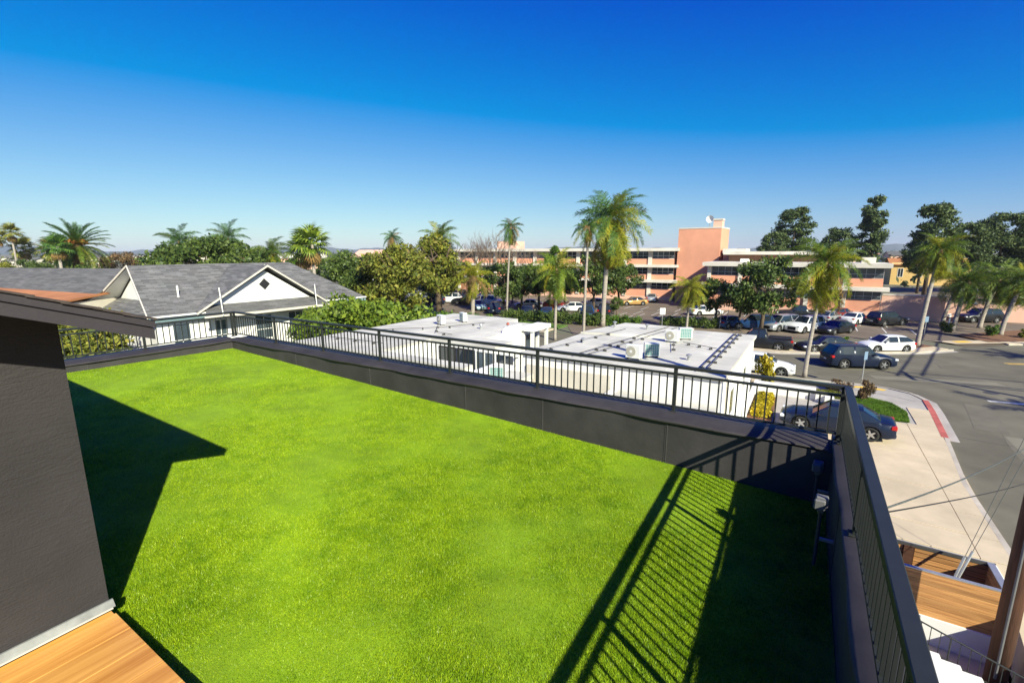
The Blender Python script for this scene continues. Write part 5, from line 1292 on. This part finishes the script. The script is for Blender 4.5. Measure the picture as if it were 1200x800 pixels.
QF = [frond_mesh('frond', 3.5, 0.95, 66, 1.0, 0.027, 1, 0.20, 0.9), frond_mesh('frond', 3.5, 1.35, 66, 1.0, 0.027, 2, 0.05, 1.2), frond_mesh('frond', 3.4, 1.7, 62, 0.95, 0.027, 3, -0.1, 1.5)]
DF = [frond_mesh('frond', 5.2, 0.7, 60, 0.62, 0.035, 4, 0.35, 0.2, True), frond_mesh('frond', 5.2, 1.15, 60, 0.62, 0.035, 5, 0.3, 0.3, True)]
def queen_palm(label, x, y, z, h, lean=(0,0), sc=1.0, nf=18, leaf=('queen','queen_yellow'), yellow=0.35, seed=0, hang=0.0, r0=0.17, dry=0, squeeze=1.0, wind=None):
    r = random.Random(seed+100); t = thing('queen_palm', label, 'palm tree', (x,y,z), 0, 'feathery palms')
    P = [(lean[0]*k_**1.6, lean[1]*k_**1.6, h*k_) for k_ in (0,0.06,0.25,0.5,0.75,0.93,1.0)]
    MB().tube(P, [r0*1.35,r0*1.1,r0,r0*.95,r0*.85,r0*.8,r0*.9], 10).build('trunk', M['palmtrunk'], t, smooth=True)
    top = Vector(P[-1])
    MB().tube([top-Vector((0,0,0.55*sc)), top-Vector((0,0,0.2*sc)), top+Vector((0,0,0.35*sc))], [r0*.8,r0*1.35,r0*.5], 9).build('crownshaft', M['palmboot'], t, smooth=True)
    nf = int(nf*1.7)
    for i in range(nf):
        el = 84-132*(i/nf)**0.85 + r.uniform(-8,8) - hang*25*(i/nf)
        az = i*137.5+r.uniform(-18,18)
        if wind is not None and r.random() < 0.7: az = wind+r.uniform(-60,60)
        me = QF[0 if el > 25 else (1 if el > -15 else 2)]
        m_ = L_[leaf[0]] if r.random() > yellow*(0.3+1.4*i/nf) else L_[leaf[1]]
        o = obj('frond', me, m_, t, top+Vector((0,0,0.12*sc)), (r.uniform(-.6,.6), -rad(el), rad(az)), (sc*r.uniform(.85,1.08)*squeeze, sc*squeeze, sc))
    for i in range(dry):
        az = i*151+r.uniform(-20,20)
        obj('dry_frond', QF[1], L_['queen_dry' if i % 2 else 'queen_yellow'], t, top-Vector((0,0,0.2*sc)), (0, rad(56+r.uniform(-12,16)), rad(az)), (sc*(.95+0.40*(dry > 8)),sc*.75,sc*.6))
    return t
# (base from the ground survey, crown heights from the photograph)
queen_palm('tallest feathery palm with a heavy hanging yellow skirt by the lot entrance', 11.0,56.1,GZ,12.4,(0.55,0),1.38,28,('teal','queen_yellow'),0.50,1,0.35,0.28,18)
queen_palm('slim feathery palm close left of the tallest one', 7.7,49.6,GZ,11.2,(0.25,0),0.58,14,('teal','queen_dry'),0.25,2,0.7,0.15,5,0.8)
queen_palm('tall thin windblown palm standing alone before the office wing', -0.7,63.0,GZ,11.9,(0.6,0),0.70,15,('teal','queen_dry'),0.3,3,0.9,0.14,6,0.75)
queen_palm('wide feathery palm left of the bare trees', -12.1,75.2,GZ,10.6,(0.75,0),1.12,18,('queen','queen_yellow'),0.3,4,0.1,0.22,0)
queen_palm('short yellowing palm with a stout trunk among the lot cars', -4.95,58.4,GZ,5.6,(0.2,0),0.82,18,('queen_yellow','queen_dry'),0.35,5,0.45,0.26,3)
queen_palm('drooping yellow-green palm behind the roof corner', 4.4,47.1,GZ,7.0,(0.1,0),0.92,18,('bright','queen_yellow'),0.5,6,0.9,0.15,4,0.85)
queen_palm('short bright yellow palm beside the lot entrance sign', 20.2,53.4,GZ,4.7,(0.1,0),0.74,18,('queen_yellow','queen_yellow'),0.4,7,0.6,0.14,2,0.9)
queen_palm('leaning feathery palm at the near kerb beside the white car', 21.0,32.5,GZ,8.0,(0.62,0),0.84,22,('queen','queen_yellow'),0.60,8,0.8,0.14,9,0.88)
queen_palm('leaning palm with yellow skirt at the far kerb by the white hatchback', 38.2,43.2,GZ,8.8,(0.75,0),0.80,19,('queen','queen_yellow'),0.60,9,0.9,0.19,8,0.82)
queen_palm('leftmost palm of the row in the mulch bed', 52.3,56.2,GZ,5.4,(1.4,0),0.80,17,('queen','queen'),0.1,10,0.3,0.20,2)
queen_palm('stout palm second in the row in the mulch bed', 50.1,52.4,GZ,5.3,(0.9,0),0.86,18,('queen','queen'),0.1,11,0.35,0.22,2)
queen_palm('curved palm third in the row in the mulch bed', 54.9,54.2,GZ,5.4,(1.3,0),0.90,18,('queen','queen'),0.1,12,0.35,0.22,3)
queen_palm('pale trunked palm fourth in the row in the mulch bed', 52.0,49.0,GZ,5.6,(1.7,0.3),0.84,18,('queen','queen_yellow'),0.25,13,0.3,0.21,2)
queen_palm('palm at the right end of the row beside the ramp', 49.4,43.6,GZ,6.0,(1.2,0),0.8,17,('queen','queen_yellow'),0.2,14,0.3,0.2,2)
queen_palm('palm beyond the right edge shading the junction', 50.5,26.5,GZ,8.5,(0.4,0),0.9,16,('queen','queen_yellow'),0.2,15,0.3,0.2,2)
queen_palm('palm beyond the right edge shading the street lane', 36.8,12.5,GZ,8.5,(0.4,0),0.9,14,('queen','queen_yellow'),0.2,25,0.3,0.2,2)
queen_palm('palm with narrow drooping head above the olive tree', -19.5,78.0,GZ,11.1,(0.0,0),0.72,15,('teal','queen_dry'),0.3,16,0.8,0.2,4,0.75)
queen_palm('small palm beside the house hip roof', -24.0,66.0,GZ,7.1,(0,0),0.8,15,('queen','queen_yellow'),0.6,17,0.6,0.18,3,0.8)
queen_palm('palm head above the left of the ficus', -58.5,84.0,GZ,10.6,(0,0),1.1,16,('teal','queen'),0.1,18,0.1,0.2)
queen_palm('palm head above the right of the ficus', -51.0,86.0,GZ,11.2,(0,0),1.1,16,('teal','queen'),0.1,19,0.1,0.2)
queen_palm('broad palm right of the ficus behind the ridge', -41.5,82.0,GZ,8.7,(0,0),1.05,17,('queen','queen_yellow'),0.3,20,0.2,0.2)
queen_palm('feathery palm left of the date palm', -86.0,92.0,GZ,9.5,(0,0),1.1,15,('teal','queen'),0.1,21,0.5,0.2,2)
# fan palms
def fan_leaf(seed, R=1.25):
    r = random.Random(seed); b = MB(); b.tube([(0,0,0),(1.1,0,0.08)], 0.03, 4); K = 15
    for i in range(K):
        a = rad(-115+230*i/(K-1)); c, s = math.cos(a), math.sin(a); l = R*(0.72+0.28*math.cos(a))*r.uniform(.9,1.05)
        o = Vector((1.1,0,0.08)); d = Vector((c,s,0)); w_ = Vector((-s,c,0))*0.085
        b.add([o, o+d*l*.6-w_+Vector((0,0,.04)), o+d*l+Vector((0,0,-0.30*l)), o+d*l*.6+w_+Vector((0,0,.04))], [(0,1,2,3)])
    me = bpy.data.meshes.new('fan_leaf'); me.from_pydata(b.v, [], b.f); me.update(); return me
FL_ = [fan_leaf(1), fan_leaf(2)]
def fan_palm(label, x, y, h, sc, seed, leaf='olive', r0=0.2, n=26, skirt=8):
    r = random.Random(seed); t = thing('fan_palm', label, 'palm tree', (x,y,GZ), 0, 'fan palms')
    MB().tube([(0,0,0),(0,0,h*.5),(0,0,h)], [r0*1.3,r0,r0*.85], 9).build('trunk', M['palmtrunk'], t, smooth=True)
    for i in range(n):
        el = 80-125*i/n+r.uniform(-8,8); az = i*137.5+r.uniform(-15,15)
        obj('leaf', FL_[i % 2], L_[leaf], t, (0,0,h), (r.uniform(-.3,.3), -rad(el), rad(az)), sc*r.uniform(.85,1.1))
    for i in range(skirt): obj('dry_leaf', FL_[i % 2], L_['queen_dry'], t, (0,0,h-0.2*sc), (0, rad(65+r.uniform(-8,12)), rad(i*47)), sc*.85)
fan_palm('slender fan palm against the left sky', -117.0,112.0,13.6,1.15,1)
fan_palm('slender fan palm at the left picture edge', -122.0,113.0,12.6,1.3,2)
fan_palm('low fan palm among far roofs at left', -108.0,112.0,9.5,1.5,3)
fan_palm('low fan palm far left by the light roofs', -121.0,118.0,10.0,1.5,13)
fan_palm('tufted fan palm left of the big date palm', -80.5,84.5,10.0,1.2,4,'teal',0.25)
fan_palm('spreading fan palm behind the house hip', -33.5,80.0,10.2,1.7,5,'bright',0.28)
fan_palm('second spreading fan palm touching the first', -36.0,82.0,9.0,1.6,6,'bright',0.28)
# Canary date palm
dp = thing('date_palm', 'big round-headed date palm with orange fruit stalks', 'palm tree', (-82.0,90.0,GZ), 0)
MB().tube([(0,0,0),(0,0,5),(0,0,10.6)], [0.6,0.5,0.7], 12).build('trunk', M['palmboot'], dp, smooth=True)
r = random.Random(8)
for i in range(96):
    el = 84-142*i/96+r.uniform(-6,6); az = i*137.5+r.uniform(-12,12)
    obj('frond', DF[0 if el > 15 else 1], L_['teal' if i < 26 else ('queen' if i % 3 else 'olive')] if i < 86 else L_['queen_dry'], dp, (0,0,10.0), (0,-rad(el),rad(az)), r.uniform(1.05,1.25))
fr = leaf_mesh('fruit_stalks', [(1.1*math.cos(a_),1.1*math.sin(a_),10.9,0.7,0.7,0.5) for a_ in (0,1,2,3,4,5)], 900, 0.14, 9)
obj('fruit_stalks', fr, mat('orange_fruit', (0.45,0.16,0.03), 0.7, 0.1, 3), dp)

# ---- pines, cypress, bare trees
pine_tr = MB().tube([(0,0,0),(0.1,0,9),(0.2,0.1,16.5)], [0.45,0.3,0.06], 9).mesh('trunk', True)
PM = [leaf_mesh('crown', blob_clusters(101,3.9,12.6,6.6,80,1.4,0.62), 19000, 0.21, 2, 0.6), leaf_mesh('crown', blob_clusters(103,2.2,14.6,4.6,70,1.25,0.72), 17000, 0.21, 4, 0.6), leaf_mesh('crown', blob_clusters(105,5.8,11.2,7.4,92,1.7,0.6), 23000, 0.23, 6, 0.6)]
for (x, y, h, k, lab, wsc) in [(76.5,130,20.0,0,'conical dark pine behind the office roof',1.15),(70.5,128,14.0,2,'low spreading branch pine left of the conical one',1.0),(86.0,126,15.0,2,'broad pine between the two tall ones',1.0),
        (91.5,122,22.0,1,'tall narrow pine standing free against the sky',1.0),(81.0,92,17.5,0,'irregular pine behind the leaning palm',1.0),(92.0,97,14.6,2,'dense pine left in the right-hand grove',0.95),
        (99.5,97,16.5,2,'tallest dense pine in the right-hand grove',1.0),(105.5,96,14.5,2,'dense pine right in the right-hand grove',1.0),(111.0,98,13.0,0,'lower pine at the right end of the grove',1.2),(86.5,100,12.0,2,'low dark pine under the irregular one',0.9)]:
    t = thing('pine_tree', lab, 'pine tree', (x,y,GZ), x*1.7, 'pines'); s_ = h/20*1.03
    obj('trunk', pine_tr, M['bark'], t, scale=s_); obj('crown', PM[k], L_['pine'], t, scale=(s_*wsc,s_*wsc,s_))
cyp = leaf_mesh('crown', [(0.25*math.sin(i*2.3),0.25*math.cos(i*1.7),0.9+i*0.52,1.0-0.055*i,1.0-0.055*i,0.7) for i in range(12)], 7000, 0.14, 92)
x, y = P2(812,352); tree('cypress_tree', 'narrow green columnar tree against the salmon tower', x, y, GZ, None, cyp, L_['bright'], sc=1.28)
pom = leaf_mesh('crown', [(0,0,6.6,1.0,1.0,.9),(0.9,0,4.6,1.3,1.3,1.0),(-1.5,0,5.0,1.0,1.0,.8),(0.5,0.2,8.0,.7,.7,.6),(-0.3,0,3.4,1.3,1.3,.9)], 6000, 0.13, 94)
x, y = P2(645,362); tree('pruned_tree', 'cloud-pruned dark tree before the office wing', x, y, GZ, oak_tr, pom, L_['hedge'], sc=1.15)
def bare_mesh(seed):
    r = random.Random(seed); b = MB()
    def br(p, d, l, rr, lev):
        q = p+d*l; b.tube([p, p.lerp(q,.5)+Vector((r.uniform(-.1,.1),r.uniform(-.1,.1),0))*l, q], [rr,rr*.8,rr*.6], 5, False)
        if lev:
            for k in range(3):
                nd = (d+Vector((r.uniform(-.7,.7),r.uniform(-.7,.7),r.uniform(-.1,.5)))).normalized(); br(p.lerp(q,r.uniform(.55,1)), nd, l*r.uniform(.55,.8), rr*.55, lev-1)
    br(Vector((0,0,0)), Vector((0,0,1)), 4.2, 0.14, 5); return b.mesh('branches', True)
bm_a, bm_b = bare_mesh(1), bare_mesh(4)
barem = mat('bare_twigs', (0.17,0.125,0.095), 0.95, 0.2, 3)
for i, (u, v, sc) in enumerate([(548,359,1.1),(562,358,1.15),(577,358,1.25),(588,359,1.3),(600,359,1.05),(621,357,1.0),(570,354,1.2)]):
    x, y = P2(u, v); t = thing('bare_tree', ['leafless tree at the left of the bare group','leafless tree beside the short yellow palm','tall leafless tree before the office wing','leafless tree just left of the thin windblown palm','leafless tree just right of the thin windblown palm','leafless tree behind the dark lot trees','leafless tree close to the office facade'][i], 'tree', (x,y+4,GZ), u, 'leafless trees')
    obj('branches', bm_a if i % 2 else bm_b, barem, t, scale=sc)

# ------------------------------------------------------------------ distance: low town, woods, hills
r = random.Random(77)
hcols = [M['stucco_white'], M['wall_tan'], M['pink_light'], M['slab'], M['yellow_wall']]
hroof = [M['shingle_b'], M['orange_roof'], M['roofwhite'], M['brown_wall'], M['shingle']]
words = ['pale','tan','pinkish','cream','ochre']; rw = ['grey-roofed','orange-roofed','white-roofed','brown-roofed','dark-roofed']
spots = []
for k in range(62):
    u = 8+k*19.3; Y = r.uniform(230,520)
    X = (u-600)/547.66*Y*1.01
    if -40 < (u-760) < 60 and Y < 200: Y = 230
    wi = r.randrange(4); ri = r.randrange(5)
    L = r.uniform(9,20); e_ = r.uniform(3.2,7.0)
    gable_house('distant_house', f'{words[wi]} {rw[ri]} house in the distant low town', X, Y, r.uniform(-.6,.6), L, r.uniform(8,11), e_, e_+r.uniform(0.8,2.2), hroof[ri], hcols[wi], 'houses in the distant low town', wins=3)
# distant woods as one mass
rr2 = np.random.default_rng(5); cl = []
for k in range(1150):
    Y = rr2.uniform(115,900)**1.0; u = rr2.uniform(-500,1700); X = (u-600)/547.66*Y
    if Y < 175 and 500 < u < 1060: continue
    h = rr2.uniform(2.0,5.2)*(1 if Y < 300 else 1.25); cl.append((X,Y,GZ+h*0.75,h*1.25,h*1.1,h*0.85))
woods = leaf_mesh('far_woods', cl, 130000, 0.62, 8)
stuff(obj('far_woods', woods, L_['far']))
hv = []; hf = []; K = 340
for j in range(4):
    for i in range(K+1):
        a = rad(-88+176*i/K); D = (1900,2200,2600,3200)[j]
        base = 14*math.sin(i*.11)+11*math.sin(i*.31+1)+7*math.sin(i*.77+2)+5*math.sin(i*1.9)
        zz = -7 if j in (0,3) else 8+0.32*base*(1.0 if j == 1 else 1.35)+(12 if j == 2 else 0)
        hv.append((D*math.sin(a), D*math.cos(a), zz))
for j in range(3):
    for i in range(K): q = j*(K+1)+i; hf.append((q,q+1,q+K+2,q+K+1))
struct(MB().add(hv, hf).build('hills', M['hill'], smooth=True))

# ------------------------------------------------------------------ hazy air
hz_m = bpy.data.materials.new('hazy_air'); hz_m.use_nodes = True
hn_ = hz_m.node_tree.nodes; hn_.remove(hn_['Principled BSDF'])
pv = hn_.new('ShaderNodeVolumePrincipled'); pv.inputs['Color'].default_value = (0.84,0.92,1.0,1); pv.inputs['Density'].default_value = 0.00010
hz_m.node_tree.links.new(pv.outputs[0], hn_['Material Output'].inputs['Volume'])
stuff(MB().box((-8000,-8000,-9.5),(8000,8000,42)).build('haze', hz_m))
